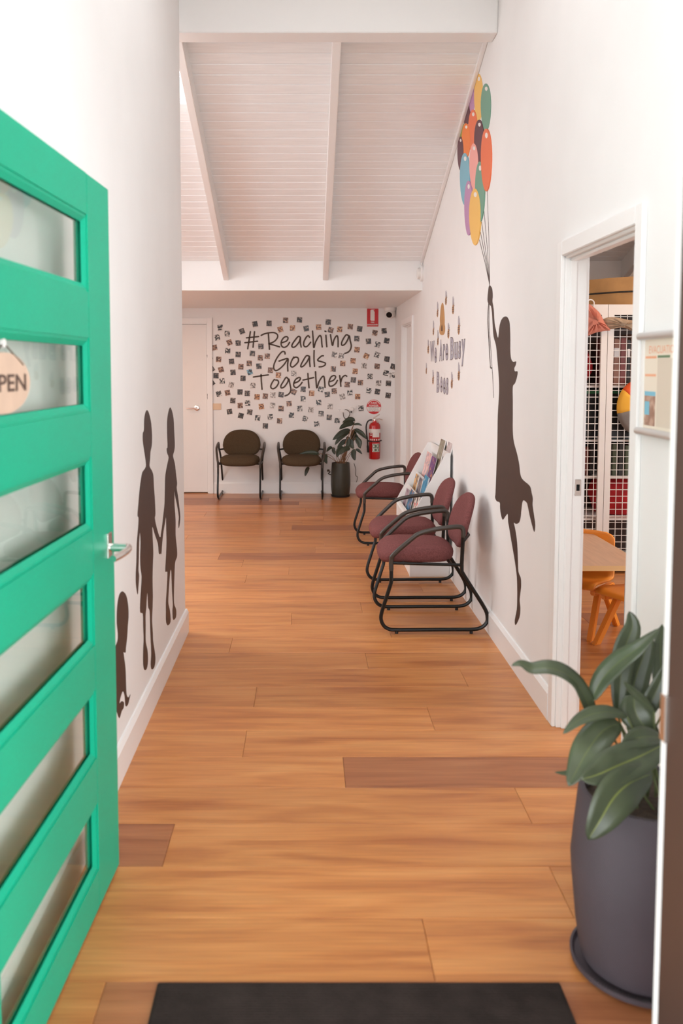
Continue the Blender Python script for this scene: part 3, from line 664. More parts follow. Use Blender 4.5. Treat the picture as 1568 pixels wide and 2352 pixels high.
# handwritten lettering on the back wall
zl = Z(6.533, 460, 700); zr = Z(6.272, 690, 700)
G = [
 ('Reaching', 0, [[(750,405),(710,660)],[(812,405),(790,637)],[(690,497),(872,477)],[(668,570),(858,547)]]),
 ('Reaching', 0, [[(1020,432),(1027,540),(1036,668)],[(912,460),(960,437),(1040,420),(1110,420),(1155,450),(1155,495),(1115,545),(1060,575),(1022,583),(1100,605),(1187,632)]]),
 ('Reaching', 0, [[(1212,572),(1290,545),(1315,500),(1290,478),(1250,495),(1215,550),(1215,610),(1250,640),(1300,620),(1338,565)]]),
 ('Reaching', 0, [[(1500,490),(1470,475),(1420,530),(1375,600),(1380,635),(1420,630),(1480,560),(1500,500),(1500,570),(1512,635)]]),
 ('Reaching', 1, [[(130,470),(110,445),(80,470),(50,530),(45,580),(65,605),(100,595),(145,540)]]),
 ('Reaching', 1, [[(172,380),(180,480),(190,620),(215,540),(260,460),(285,445),(300,480),(305,550),(312,608)]]),
 ('Reaching', 1, [[(365,440),(370,520),(378,605)],[(352,380),(364,386)]]),
 ('Reaching', 1, [[(430,430),(445,520),(460,588),(480,510),(510,455),(530,450),(540,500),(540,605)]]),
 ('Reaching', 1, [[(690,445),(655,435),(610,500),(590,555),(600,585),(640,565),(680,500),(700,445),(715,520),(730,590),(715,650),(680,685),(638,700)]]),
 ('Goals', 0, [[(1270,740),(1265,710),(1225,705),(1160,780),(1110,880),(1100,950),(1130,988),(1190,960),(1260,890),(1310,810)],[(1180,845),(1240,825),(1312,808),(1308,900),(1312,995)]]),
 ('Goals', 0, [[(1400,785),(1365,850),(1352,910),(1380,935),(1430,900),(1468,850),(1465,800),(1430,785),(1400,800)]]),
 ('Goals', 1, [[(130,745),(85,735),(40,800),(5,870),(10,895),(50,875),(100,810),(128,755),(130,820),(137,890)]]),
 ('Goals', 1, [[(195,660),(193,780),(200,888)]]),
 ('Goals', 1, [[(328,735),(300,740),(255,780),(250,805),(300,820),(355,840),(350,870),(310,890),(268,895)]]),
 ('Together', 0, [[(795,1085),(900,1068),(1018,1052)],[(910,1048),(915,1150),(925,1268)]]),
 ('Together', 0, [[(1110,1120),(1075,1170),(1055,1230),(1085,1262),(1135,1235),(1172,1175),(1160,1135),(1130,1130)]]),
 ('Together', 0, [[(1310,1105),(1285,1090),(1245,1150),(1208,1215),(1215,1248),(1260,1230),(1310,1160),(1325,1110),(1345,1200),(1357,1280),(1325,1340),(1268,1368)]]),
 ('Together', 0, [[(1400,1180),(1470,1150),(1500,1110),(1480,1090),(1430,1120),(1400,1180),(1405,1225),(1440,1245),(1490,1210),(1525,1165)]]),
 ('Together', 1, [[(105,990),(112,1090),(122,1195)],[(35,1085),(110,1068),(190,1048)]]),
 ('Together', 1, [[(215,965),(222,1080),(235,1200),(265,1110),(310,1040),(335,1035),(345,1090),(352,1190)]]),
 ('Together', 1, [[(410,1110),(470,1090),(505,1045),(485,1020),(440,1040),(408,1110),(415,1165),(450,1172),(500,1140),(530,1090)]]),
 ('Together', 1, [[(563,1020),(572,1090),(580,1175)],[(578,1120),(600,1050),(640,1018),(665,1030)]])]
words = {}
for wd, side, strokes in G:
    if wd not in words:
        words[wd] = thing('wall_lettering', 'dark brown handwritten lettering reading %s on the back wall' % ({'Reaching': '#Reaching'}.get(wd, wd)), 'lettering', onY(*(zr if side else zl)(*strokes[0][0]), YB))
    t = words[wd]; tl = Vector(t.location); mb = MB()
    for st in strokes:
        pts = smooth_pts([onY(*(zr if side else zl)(*q), YB) for q in st], 5)
        w = .0092
        n_ = len(pts); Lf = []; Rt = []
        for i in range(n_):
            d = (pts[min(i+1, n_-1)]-pts[max(i-1, 0)]).normalized(); s_ = Vector((-d.z, 0, d.x))*w
            Lf.append(pts[i]+s_); Rt.append(pts[i]-s_)
        th = Vector((0, -.003, 0)); v = []; f = []
        for a, b in zip(Lf, Rt): v += [a, b, b+th, a+th]
        for i in range(n_-1):
            for j in range(4): f.append((4*i+j, 4*i+(j+1) % 4, 4*i+4+(j+1) % 4, 4*i+4+j))
        f += [(0, 1, 2, 3), tuple(4*(n_-1)+j for j in range(4))]
        mb.add(v, f)
        for q in (pts[0], pts[-1]):
            mb.prism([q+Vector((w*math.cos(2*math.pi*k/12), 0, w*math.sin(2*math.pi*k/12))) for k in range(12)], (0, -.0031, 0))
    o = mb.build('letter', 'lettervinyl', t, recenter=False); o.location = -tl
# small photo prints on the back wall
PL = [(298,345,-5),(403,437,2),(253,493,-12),(437,568,-20),(567,578,-3),(625,400,-20),(820,293,-12),(1030,282,3),(1278,237,2),(1487,228,3),(1200,373,-15),(1381,352,0),(213,645,-10),(410,693,2),(567,750,2),(780,733,3),(908,628,0),(900,800,2),(1003,775,4),(143,788,-12),(274,822,2),(468,855,-5),(608,932,3),(733,882,3),(877,925,-3),(1052,985,5),(171,967,-35),(310,977,-15),(490,1017,-4),(742,1013,-20),(1171,1060,3),(1403,1035,3),(236,1067,2),(173,1177,-38),(327,1147,-5),(640,1107,3),(463,1205,12),(788,1213,-5),(143,1378,-2),(278,1338,-15),(408,1323,-10),(595,1313,2),(704,1333,2),(850,1385,3),(974,1375,5),(1088,1355,5),(1210,1352,8),(1400,1310,25),(487,1440,5),(597,1515,-4),(708,1478,-2),(915,1530,-6),(1083,1515,3),(1210,1560,2),(1332,1487,-4),(1490,1560,-5),(438,1605,-8),(607,1668,15),(740,1613,8),(858,1700,5),(1048,1685,-6),(1188,1745,3),(1365,1658,2),(975,1822,3)]
PR = [(82,345,-10),(260,325,-3),(398,253,5),(433,368,15),(563,357,2),(716,318,5),(850,350,8),(1070,408,10),(1203,378,-5),(810,490,3),(978,530,-3),(1107,575,15),(1240,520,12),(812,650,5),(945,742,25),(1100,725,20),(1243,785,8),(487,722,12),(585,740,10),(607,848,2),(755,810,5),(470,928,3),(917,882,3),(1102,890,5),(1333,893,15),(785,962,3),(1000,1035,3),(1228,985,15),(1320,1018,-4),(760,1085,5),(862,1125,3),(1123,1130,3),(1265,1135,3),(671,1153,3),(983,1240,10),(1105,1255,12),(1260,1310,8),(38,1220,5),(290,1218,15),(160,1277,3),(385,1295,-5),(485,1245,-3),(710,1268,-3),(603,1325,-12),(822,1325,2),(35,1357,5),(263,1410,-3),(425,1465,5),(870,1495,-2),(148,1515,5),(295,1570,3),(65,1645,20),(413,1625,3),(527,1672,5),(232,1720,-5)]
kinds = {
 'dark': ('dark charcoal', [(.012,.01,.01), (.05,.035,.03), (.16,.11,.085), (.42,.34,.29)]),
 'warm': ('warm brown', [(.05,.022,.014), (.18,.08,.045), (.38,.19,.11), (.62,.46,.36)]),
 'orange': ('orange tinted', [(.07,.025,.012), (.40,.15,.05), (.58,.27,.10), (.72,.55,.38)]),
 'pale': ('pale grey and white', [(.10,.08,.07), (.40,.34,.30), (.62,.56,.52), (.82,.78,.75)]),
 'contrast': ('black and white looking', [(.012,.011,.01), (.10,.08,.07), (.55,.50,.46), (.85,.80,.76)]),
 'blue': ('sky blue', [(.03,.03,.035), (.16,.38,.50), (.20,.44,.58), (.55,.52,.48)])}
for k, v in kinds.items(): M['print_'+k] = printmat('photo_print_'+k, v[1])
cw, chh = .071, .086
cardmesh = printmesh = None
items = [(zl(x, y), a) for x, y, a in PL]+[(zr(x, y), a) for x, y, a in PR]
orangeL = {(1200,373),(1381,352),(915,1530),(1171,1060),(850,1385)}; blueL = {(742,1013)}; paleL = {(1403,1035),(1083,1515),(463,1205),(1088,1355),(788,1213)}
orangeR = {(260,325),(563,357),(812,650),(945,742),(755,810),(785,962),(822,1325),(160,1277),(607,848)}; paleR = {(487,722),(585,740),(1123,1130),(148,1515),(603,1325),(917,882),(425,1465)}
src = [(x, y, 'L') for x, y, a in PL]+[(x, y, 'R') for x, y, a in PR]
for i, (((px, py), ang), (sx, sy, sd)) in enumerate(zip(items, src)):
    if (sx, sy) in blueL: k = 'blue'
    elif (sx, sy) in (orangeL if sd == 'L' else orangeR): k = 'orange'
    elif (sx, sy) in (paleL if sd == 'L' else paleR): k = 'pale'
    elif py > 890 and px > 600 and px < 850: k = random.choice(('contrast', 'contrast', 'warm', 'dark'))
    elif px < 600 or px > 830: k = random.choice(('dark', 'dark', 'warm', 'contrast'))
    else: k = random.choice(('warm', 'warm', 'dark'))
    c = onY(px, py, YB)
    tilt = 'leaning anticlockwise' if ang <= -9 else 'leaning clockwise' if ang >= 9 else 'hung straight'
    if py < 757: zone = 'above the word Reaching' if px < 830 else 'under the red extinguisher sign'
    elif px < 500: zone = 'next to the white door'
    elif px < 535: zone = 'in second row from the white door'
    elif py > 925: zone = 'low over the armchairs'
    elif py > 887: zone = 'just below the word Together' if px < 825 else 'just above the powder sign'
    elif px < 600: zone = 'before the word %s' % ('Reaching' if py < 800 else 'Goals' if py < 848 else 'Together')
    elif px > 868: zone = 'next to the far doorway corner'
    elif px > 805: zone = 'after the word %s' % ('Reaching' if py < 812 else 'Together')
    else: zone = 'among the words'
    lab = 'small photo print, %s picture, %s, %s' % (kinds[k][0].replace(' looking', ''), tilt, zone.replace('in second row from', 'second from'))
    t = thing('photo_print', lab, 'photo', (c.x, YB, c.z), group='small photo prints around the wall lettering')
    t.rotation_euler = (0, math.radians(ang), 0)
    if cardmesh is None:
        a = MB().box(-cw/2, cw/2, -.0015, 0, -chh/2-.004, chh/2-.004).build('card', 'card', t); cardmesh = a.data
        b = MB().box(-cw/2+.003, cw/2-.003, -.0022, -.0012, -chh/2+.012, chh/2-.007).build('print', 'print_'+k, t)
        pm = {k: b.data}
    else:
        a = bpy.data.objects.new('card', cardmesh); C.objects.link(a); a.parent = t
        if k not in pm:
            pm[k] = list(pm.values())[0].copy(); pm[k].materials.clear(); pm[k].materials.append(M['print_'+k])
        b = bpy.data.objects.new('print', pm[k]); C.objects.link(b); b.parent = t

# ================================================================== THINGS ON THE BACK WALL
ze = Z(12.06, 820, 890)
def bw_(x, y, Y=YB): return onY(*ze(x, y), Y)
# fire extinguisher sign
c = onY(855.5, 729.5, YB); w = abs(onY(868.5, 730, YB).x-onY(842.5, 730, YB).x); h = onY(855, 709.5, YB).z-onY(855, 750.5, YB).z
t = thing('fire_extinguisher_sign', 'red rectangular sign with white extinguisher pictogram reading FIRE EXTINGUISHER', 'sign', (c.x, YB, c.z-h/2)); tl = Vector(t.location)
def psgn(nm, m, mb, par=None):
    o = mb.build(nm, m, par or t, recenter=False)
    if not par: o.location = -tl
    return o
psgn('panel', 'redsign', MB().box(c.x-w/2, c.x+w/2, YB-.003, YB, c.z-h/2, c.z+h/2))
mb = MB(); px = w/280; U = lambda x, y: Vector((c.x+(x-268)*px, YB-.003, c.z-(y-312)*px))
body = [(212,140),(225,120),(245,114),(318,116),(320,126),(285,130),(300,150),(316,175),(316,390),(232,392),(230,378),(212,376)]
mb.prism([U(*q) for q in body], (0, -.0012, 0)); psgn('pictogram', 'whitesign', mb)
mb = MB(); text(mb, 'FIRE', U(268, 430)+Vector((0, -.0002, 0)), (1, 0, 0), (0, 0, 1), (0, -1, 0), 84*px, 36*px, .02)
text(mb, 'EXTINGUISHER', U(268, 487)+Vector((0, -.0002, 0)), (1, 0, 0), (0, 0, 1), (0, -1, 0), 258*px, 36*px, .02); psgn('lettering', 'whitesign', mb)
# powder id sign
c = bw_(460, 537); r = abs(bw_(670, 537).x-bw_(252, 537).x)/2
t = thing('powder_sign', 'round red and white sign reading A:B(E) POWDER above the extinguisher', 'sign', (c.x, YB, c.z-r)); tl = Vector(t.location)
circ = lambda rr, y=0, a0=0, a1=2*math.pi, n=40: [Vector((c.x+rr*math.cos(a0+(a1-a0)*k/n), YB-y, c.z+rr*math.sin(a0+(a1-a0)*k/n))) for k in range(n+(0 if abs(a1-a0-2*math.pi) < 1e-6 else 1))]
psgn('disc', 'whitesign', MB().prism(circ(r), (0, -.003, 0)))
psgn('rim', 'redsign', MB().prism(circ(r*.97, .003), (0, -.0004, 0)))
psgn('white_field', 'whitesign', MB().prism(circ(r*.93, .0034, -math.pi-math.asin(0), 0), (0, -.0004, 0)))
psgn('foot_band', 'redsign', MB().prism(circ(r*.93, .0038, math.radians(-138), math.radians(-42)), (0, -.0004, 0)))
mb = MB()
for k in range(-3, 0): pass
for bnd in (0,):
    o_ = circ(r*.90, .0035, math.radians(25), math.radians(155), 24); i_ = circ(r*.82, .0035, math.radians(25), math.radians(155), 24)
    for k in range(24): mb.prism([o_[k], o_[k+1], i_[k+1], i_[k]], (0, -.0004, 0))
psgn('arc_band', 'whitesign', mb)
mb = MB(); f3 = lambda s, y, w_, h_: text(mb, s, (c.x, YB-.0036, c.z+y*r), (1, 0, 0), (0, 0, 1), (0, -1, 0), w_*r, h_*r, .02, .0006)
f3('A:B(E)', .50, .85, .24); f3('POWDER', .16, 1.25, .26); psgn('lettering', 'whitesign', mb)
mb = MB(); f3('TO BE USED FOR PAPER', -.10, 1.45, .09); f3('WOOD, TEXTILES, OIL,', -.27, 1.25, .09); f3('LIQUID AND ELECTRICAL', -.44, 1.4, .09); f3('FIRES', -.60, .35, .09); psgn('small_print', 'darktext', mb)
# fire extinguisher
cb = bw_(465, 1955); ct = bw_(470, 1050); R = abs(bw_(625, 1500).x-bw_(308, 1500).x)/2*.985
cx = (bw_(625, 1500).x+bw_(308, 1500).x)/2; cy = YB-R-.025
t = thing('fire_extinguisher', 'red fire extinguisher with black hose mounted on the back wall', 'fire extinguisher', (cx, cy, cb.z))
zt = ct.z-cb.z; sc_ = lambda y: bw_(465, y).z-cb.z
MB().lathe([(R*.9, 0), (R, .012), (R, sc_(1060)), (R*.93, sc_(1010)), (R*.72, sc_(970)), (R*.36, sc_(945)), (R*.3, sc_(900)), (0, sc_(900))], 32).build('cylinder', 'red', t, smooth=True)
MB().lathe([(R*1.004, sc_(1235)), (R*1.004, sc_(1130))], 32).build('label_band', 'whitesign', t, smooth=True)
def curved(mb, a0, a1, z0, z1, rr, n=8):
    v = []; f = []
    for k in range(n+1):
        a = a0+(a1-a0)*k/n; v += [(rr*math.sin(a), -rr*math.cos(a), z0), (rr*math.sin(a), -rr*math.cos(a), z1)]
    for k in range(n): f.append((2*k, 2*k+2, 2*k+3, 2*k+1))
    return mb.add(v, f)
curved(MB(), -.45, .85, sc_(1350), sc_(1225), R*1.012).build('service_tag', 'plate', t)
for a in (-.95, -.55, -.15, .25, .65, .95): curved(MB(), a-.09, a+.12, sc_(1440), sc_(1395), R*1.008, 2).build('label_mark', 'whitesign', t)
for z in (1270, 1310): curved(MB(), -1.0, -.55, sc_(z), sc_(z-18), R*1.008, 2).build('label_mark', 'whitesign', t)
curved(MB(), -.48, .88, sc_(1750), sc_(1530), R*1.010).build('picture_label', 'whitesign', t)
for a0, a1 in ((-.42, .15), (.22, .82)):
    for z0, z1 in ((1640, 1545), (1738, 1655)): curved(MB(), a0, a1, sc_(z0), sc_(z1), R*1.016, 4).build('green_square', 'greenlab', t)
for a0, z0 in ((-.2, 1595), (.5, 1590), (-.22, 1695), (.5, 1700)): curved(MB(), a0-.12, a0+.12, sc_(z0+28), sc_(z0-28), R*1.02, 3).build('symbol', 'whitesign', t)
mb = MB().lathe([(R*1.03, sc_(1480)-.0), (R*1.05, sc_(1480)), (R*1.05, sc_(1450)), (R*1.03, sc_(1450))], 28)
mb.box(-R*1.25, -R*.8, -.008, .008, sc_(1485), sc_(1445)).box(R*.9, R*1.22, -.008, .008, sc_(1465), sc_(1435)).box(-.02, .02, R*.9, R+.025, sc_(1480), sc_(1440))
mb.build('bracket', 'rubber', t)
mb = MB().lathe([(R*.27, sc_(925)), (R*.27, sc_(860)), (R*.18, sc_(840)), (R*.18, sc_(800)), (0, sc_(800))], 16); mb.tube([(-.01, 0, sc_(885)), (-.05, 0, sc_(885))], .009, 10)
mb.build('valve', 'chrome', t, smooth=True)
X_ = lambda x, y: (bw_(x, y).x-cx, -.01, bw_(x, y).z-cb.z)
MB().tube([X_(430, 840), X_(600, 735)], .006, 8).tube([X_(505, 870), X_(590, 855), X_(680, 885)], .005, 8).tube([X_(530, 890), X_(575, 960)], .005, 8).build('squeeze_handle', 'chrome', t, smooth=True)
MB().tube(smooth_pts([X_(395, 885), X_(330, 890), X_(275, 930), X_(240, 1020), X_(232, 1120), X_(245, 1280), X_(268, 1450), X_(275, 1600)], 4), .0085, 10).tube([X_(275, 1590), X_(285, 1775)], .013, 10).build('hose', 'rubber', t, smooth=True)
# cctv dome camera
zq = Z(10.453, 830, 700)
c = onY(*zq(690, 60), YB-.09)
cz = ZK
t = thing('security_camera', 'white turret security camera with black lens under the alcove ceiling', 'camera', (c.x, YB-.09, cz-.12))
MB().lathe([(0, .12), (.074, .12), (.072, .098), (.062, .082), (0, .082)], 28).build('mount', 'camwhite', t, smooth=True)
mb = MB(); pr = [(.064*math.cos(a), .064*math.sin(a)) for a in [math.radians(x) for x in range(-90, 91, 12)]]
mb.lathe([(max(r_, .0005), z_+.056) for r_, z_ in pr], 24); mb.build('ball', 'camwhite', t, smooth=True)
d_ = Vector((-.28, -.88, -.38)).normalized(); u_ = d_.cross(Vector((0, 0, 1))).normalized(); v_ = u_.cross(d_)
def dsk(r_, off, th): 
    cc = Vector((0, 0, .056))+d_*off; return MB().prism([cc+(u_*math.cos(2*math.pi*k/24)+v_*math.sin(2*math.pi*k/24))*r_ for k in range(24)], d_*th)
dsk(.042, .045, .022).build('bezel', 'camwhite', t); dsk(.036, .0665, .003).build('lens', 'lens', t)
# beige blank plate
c = onY(497, 934, YB)
t = thing('blank_wall_plate', 'beige blank wall plate below the photos near the white door', 'wall plate', (c.x, YB, c.z-.04))
MB().box(-.058, .058, -.008, 0, 0, .08).build('plate', 'beigeplate', t, bevel=.002); MB().lathe([(0, 0), (.006, 0), (.006, -.0095), (0, -.0095)], 10, (0, 0, .04), 'y').build('screw', 'beigeplate', t)
# power outlets
c1 = onY(*zr(600, 1503), YB)
t = thing('power_outlet', 'white double power outlet on the back wall above the plant', 'power outlet', (c1.x, YB, c1.z-.04))
MB().box(-.06, .06, -.009, 0, 0, .082).build('plate', 'plate', t, bevel=.002)
for x in (-.032, .032):
    MB().box(x-.016, x+.016, -.0105, -.008, .03, .034).box(x-.002, x+.002, -.0105, -.008, .014, .026).build('socket_slot', 'steel', t)
    MB().box(x-.008, x+.008, -.013, -.008, .058, .07).build('switch', 'plate', t, bevel=.001)
c2 = onY(*zr(735, 1500), YB)
t = thing('power_outlet', 'white single power outlet with a plug pushed in, on the back wall', 'power outlet', (c2.x, YB, c2.z-.04))
MB().box(-.059, .059, -.009, 0, 0, .082).build('plate', 'plate', t, bevel=.002)
MB().box(.02, .036, -.013, -.008, .055, .068).build('switch', 'plate', t, bevel=.001)
W_ = lambda x, y, yy=.02: Vector((onY(*zr(x, y), YB).x, YB-yy, onY(*zr(x, y), YB).z))
t = thing('power_plug', 'white round plug with thin brown looping cord on the back wall', 'plug', (c2.x, YB, c2.z-.1)); tl = Vector(t.location)
o = MB().lathe([(0, 0), (.029, 0), (.029, -.02), (.02, -.03), (0, -.03)], 18, W_(735, 1503, .009), 'y').build('plug_body', 'plate', t, smooth=True, recenter=False); o.location = -tl
o = MB().tube([W_(727, 1525, .03), W_(727, 1555, .03)], .008, 8).build('plug_tail', 'rubber', t, recenter=False); o.location = -tl
o = MB().tube(smooth_pts([W_(640, 1510, .012), W_(680, 1520, .03), W_(708, 1560, .03), W_(690, 1615, .02), W_(650, 1640, .015), W_(622, 1615, .015), W_(612, 1550, .015)], 4), .0045, 8).build('cord', 'string', t, smooth=True, recenter=False); o.location = -tl
# loose cable by the pot
z5 = Z(3.564, 480, 960)
V_ = lambda x, y, yy=.006: Vector((onY(*z5(x, y), YB).x, YB-yy, onY(*z5(x, y), YB).z))
tag(MB().tube(smooth_pts([V_(1185, 370), V_(1200, 420), V_(1198, 468), V_(1216, 485), V_(1204, 528)], 4), .003, 6).build('loose_cable', 'string', smooth=True), 'thin brown loose cable hanging on the wall beside the dark plant pot', 'cable')
tag(MB().tube(smooth_pts([V_(970, 425), V_(990, 440), V_(975, 455), V_(1000, 465)], 4), .006, 6).tube([V_(965, 432), V_(985, 428)], .014, 8).build('cable_adapter', 'string', smooth=True), 'small brown cable adapter on the wall between chair and plant pot', 'cable')
# wall sounder near the bulkhead
q = onX(971, 628, XR)
t = thing('alarm_sounder', 'white round alarm sounder on the right wall just before the bulkhead', 'alarm', (XR, q.y, q.z-.07))
MB().lathe([(0, 0), (.075, 0), (.075, -.02), (.066, -.026), (0, -.026)], 28, (0, 0, .07), 'x').build('base', 'plate', t, smooth=True)
MB().lathe([(0, -.026), (.055, -.026), (.052, -.05), (.035, -.058), (0, -.06)], 24, (0, 0, .07), 'x').build('cap', 'camwhite', t, smooth=True)
MB().tube([(-.01, 0, .14), (-.01, 0, .20)], .008, 8).build('conduit', 'plate', t, smooth=True)

# ================================================================== CHAIRS
def chair_parts(t, fab):
    k = 1/1609.; cx_ = 891
    P = lambda x, y: ((x-cx_)*k, (2045-y)*k)
    loop = [(520,2010),(700,2010),(900,2008),(1100,2007),(1270,2005),(1345,1985),(1390,1940),(1398,1890),(1375,1810),(1270,1640),(1165,1475),(1148,1420),(1148,1250),(1148,1110),(1148,1055),(1132,1018),(1085,1010),(980,1020),(870,1037),(735,1075),(640,1150),(500,1285),(482,1340),(482,1440),(482,1540),(470,1590),(430,1720),(394,1840),(388,1910),(415,1970),(460,2000)]
    for sg in (-1, 1):
        def bow(z): return sg*(.25+.032*max(0, min(1, (z-.44)/.15)))
        pts = smooth_pts([(P(*q)[0], bow(P(*q)[1]), P(*q)[1]) for q in loop], 3, True)
        MB().tube(pts, .0115, 8, True).build('side_frame', 'black', t, smooth=True)
        arm = smooth_pts([(P(*q)[0], bow(P(*q)[1]), P(*q)[1]) for q in loop[13:24]], 4)
        MB().tube(arm, [.0122]+[.0140]*(len(arm)-2)+[.0122], 10).build('armrest', 'armpad', t, smooth=True)
        for q in ((537, 2028), (1245, 2025)):
            x, z = P(*q); MB().lathe([(0, 0), (.010, 0), (.010, .016), (0, .016)], 10, (x, sg*.25, 0)).build('foot', 'rubber', t)
        a, b = P(490, 1365), P(1140, 1385)
        MB().tube([(a[0], sg*.25, a[1]), (b[0], sg*.25, b[1])], .0095, 8).build('seat_rail', 'black', t, smooth=True)
    for x in (600, 1040):
        a = P(x, 1372); MB().tube([(a[0], -.25, a[1]), (a[0], .25, a[1])], .0095, 8).build('cross_bar', 'black', t, smooth=True)
    # seat cushion
    def sup(a, e): 
        c_, s_ = math.cos(a), math.sin(a); return (math.copysign(abs(c_)**e, c_), math.copysign(abs(s_)**e, s_))
    N = 32; ring = []
    for (s_, dz) in ((.80, -.046), (.93, -.042), (.985, -.022), (1, 0), (.985, .016), (.94, .030), (.85, .042), (.68, .050), (.4, .054), (.12, .055)):
        r_ = []
        for j in range(N):
            a = 2*math.pi*j/N; u, v = sup(a, .55)
            x = -.089+.228*s_*u; yy = .238*s_*v*(1-.06*(u > 0)*abs(u))
            fall = -.028*max(0, (-.2-x)/.12)**2 if x < -.2 else 0
            r_.append((x, yy, .462+dz+fall-.006*(x+.089)))
        ring.append(r_)
    MB().rings(ring).build('seat', fab, t, smooth=True, angle=80)
    # backrest
    ring = []; cz = .61
    def outl(a, s_):
        c_, sn = math.cos(a), math.sin(a)
        if sn >= 0: return (math.copysign(abs(c_)**.8, c_)*.232*s_, .19*(abs(sn)**.9)*s_)
        return (math.copysign(abs(c_)**.38, c_)*.232*s_*(1-.10*abs(sn)), -.125*(abs(sn)**.8)*s_)
    for (s_, d) in ((.15, -.030), (.6, -.029), (.85, -.025), (.96, -.016), (1, 0), (.985, .012), (.93, .02), (.5, .022), (.1, .022)):
        r_ = []
        for j in range(36):
            yy, zz = outl(2*math.pi*j/36, s_)
            x = .185+.26*(zz)+d-.55*yy*yy+.02
            r_.append((x, yy, cz+zz))
        ring.append(r_)
    MB().rings(ring).build('backrest', fab, t, smooth=True, angle=80)
    a = P(1148, 1200)
    MB().tube([(.165, -.272, .56), (.215, -.15, .57), (.22, 0, .57), (.215, .15, .57), (.165, .272, .56)], .010, 8).build('back_bar', 'black', t, smooth=True)
GR = 'waiting room armchairs'
def chair(label, x, y, rz, fab):
    t = thing('armchair', label, 'chair', (x, y, 0), rz, GR); chair_parts(t, fab); return t
def fx(px, py): return fl(px, py)
c1 = (fl(*Z(4.126, 780, 960)(537, 2045))+fl(*Z(4.126, 780, 960)(1245, 2040)))/2; c1f = fl(*Z(4.126, 780, 960)(467, 1825))
x1 = c1.x; y1 = c1.y+.25
ch1 = chair('maroon armchair with black sled frame, standing nearest the playroom doorway', x1, y1, 0, 'maroon')
def cchair(src, label, x, y, rz=0):
    n_ = copy_tree(src); n_['label'] = label; n_.location = (x, y, 0); n_.rotation_euler = (0, 0, rz); return n_
yn2 = fl(1035.7, 1380).y; yn3 = fl(847, 1253).y
cchair(ch1, 'maroon armchair standing between another maroon armchair and the magazine rack', x1+.003, yn2+.25)
cchair(ch1, 'maroon armchair standing beyond the magazine rack, towards the fire extinguisher', x1+.01, yn3+.25)
cl = fl(*z5(70, 678)); cr = fl(*z5(410, 678)); yc_ = cl.y+.33
ch4 = chair('dark brown armchair under the photo wall, beside the white door', (cl.x+cr.x)/2+.005, yc_, R90, 'brownfab')
cl2 = fl(*z5(585, 678)); cr2 = fl(*z5(925, 682))
cchair(ch4, 'dark brown armchair under the photo wall, beside the potted plant', (cl2.x+cr2.x)/2, yc_, R90)

# ================================================================== MAGAZINE RACK
RY0, RY1 = 6.434, 7.42
RXF = .772; RXB = XR-.02
t = thing('magazine_rack', 'white slanted magazine rack standing against the right wall between maroon armchairs', 'magazine rack', (.93, (RY0+RY1)/2, 0)); tl = Vector(t.location)
def pr_(nm, mb, m='white', par=None, bevel=0):
    o = mb.build(nm, m, t, recenter=False, bevel=bevel); o.location = -tl; return o
side = [(RXF, 0), (RXB, 0), (RXB, .93), (1.035, .93), (RXF, .44)]
for y in (RY0, RY1-.018): pr_('side_panel', MB().prism([(a, y, b) for a, b in side], (0, .018, 0)), bevel=.0015)
pr_('back_panel', MB().box(RXB-.006, RXB, RY0+.018, RY1-.018, .0, .93))
pr_('front_panel', MB().box(RXF+.004, RXF+.02, RY0+.018, RY1-.018, 0, .40))
# three tiers: shelf, sloping back, lip
sdx, sdz = (1.035-RXF), (.93-.44); sn = math.hypot(sdx, sdz); ux, uz = sdx/sn, sdz/sn; nx, nz = -uz, ux   # along slope / outward
tiers = [(.785, .335, .437), (.862, .46, .572), (.940, .57, .676)]
for (lx, zb_, zl_) in tiers:
    pr_('lip', MB().prism([(lx, RY0+.018, zb_), (lx+.012, RY0+.018, zb_), (lx+.012, RY0+.018, zl_), (lx, RY0+.018, zl_)], (0, RY1-RY0-.036, 0)))
    pr_('shelf', MB().prism([(lx, RY0+.018, zb_-.012), (lx+.10, RY0+.018, zb_-.012), (lx+.10, RY0+.018, zb_), (lx, RY0+.018, zb_)], (0, RY1-RY0-.036, 0)))
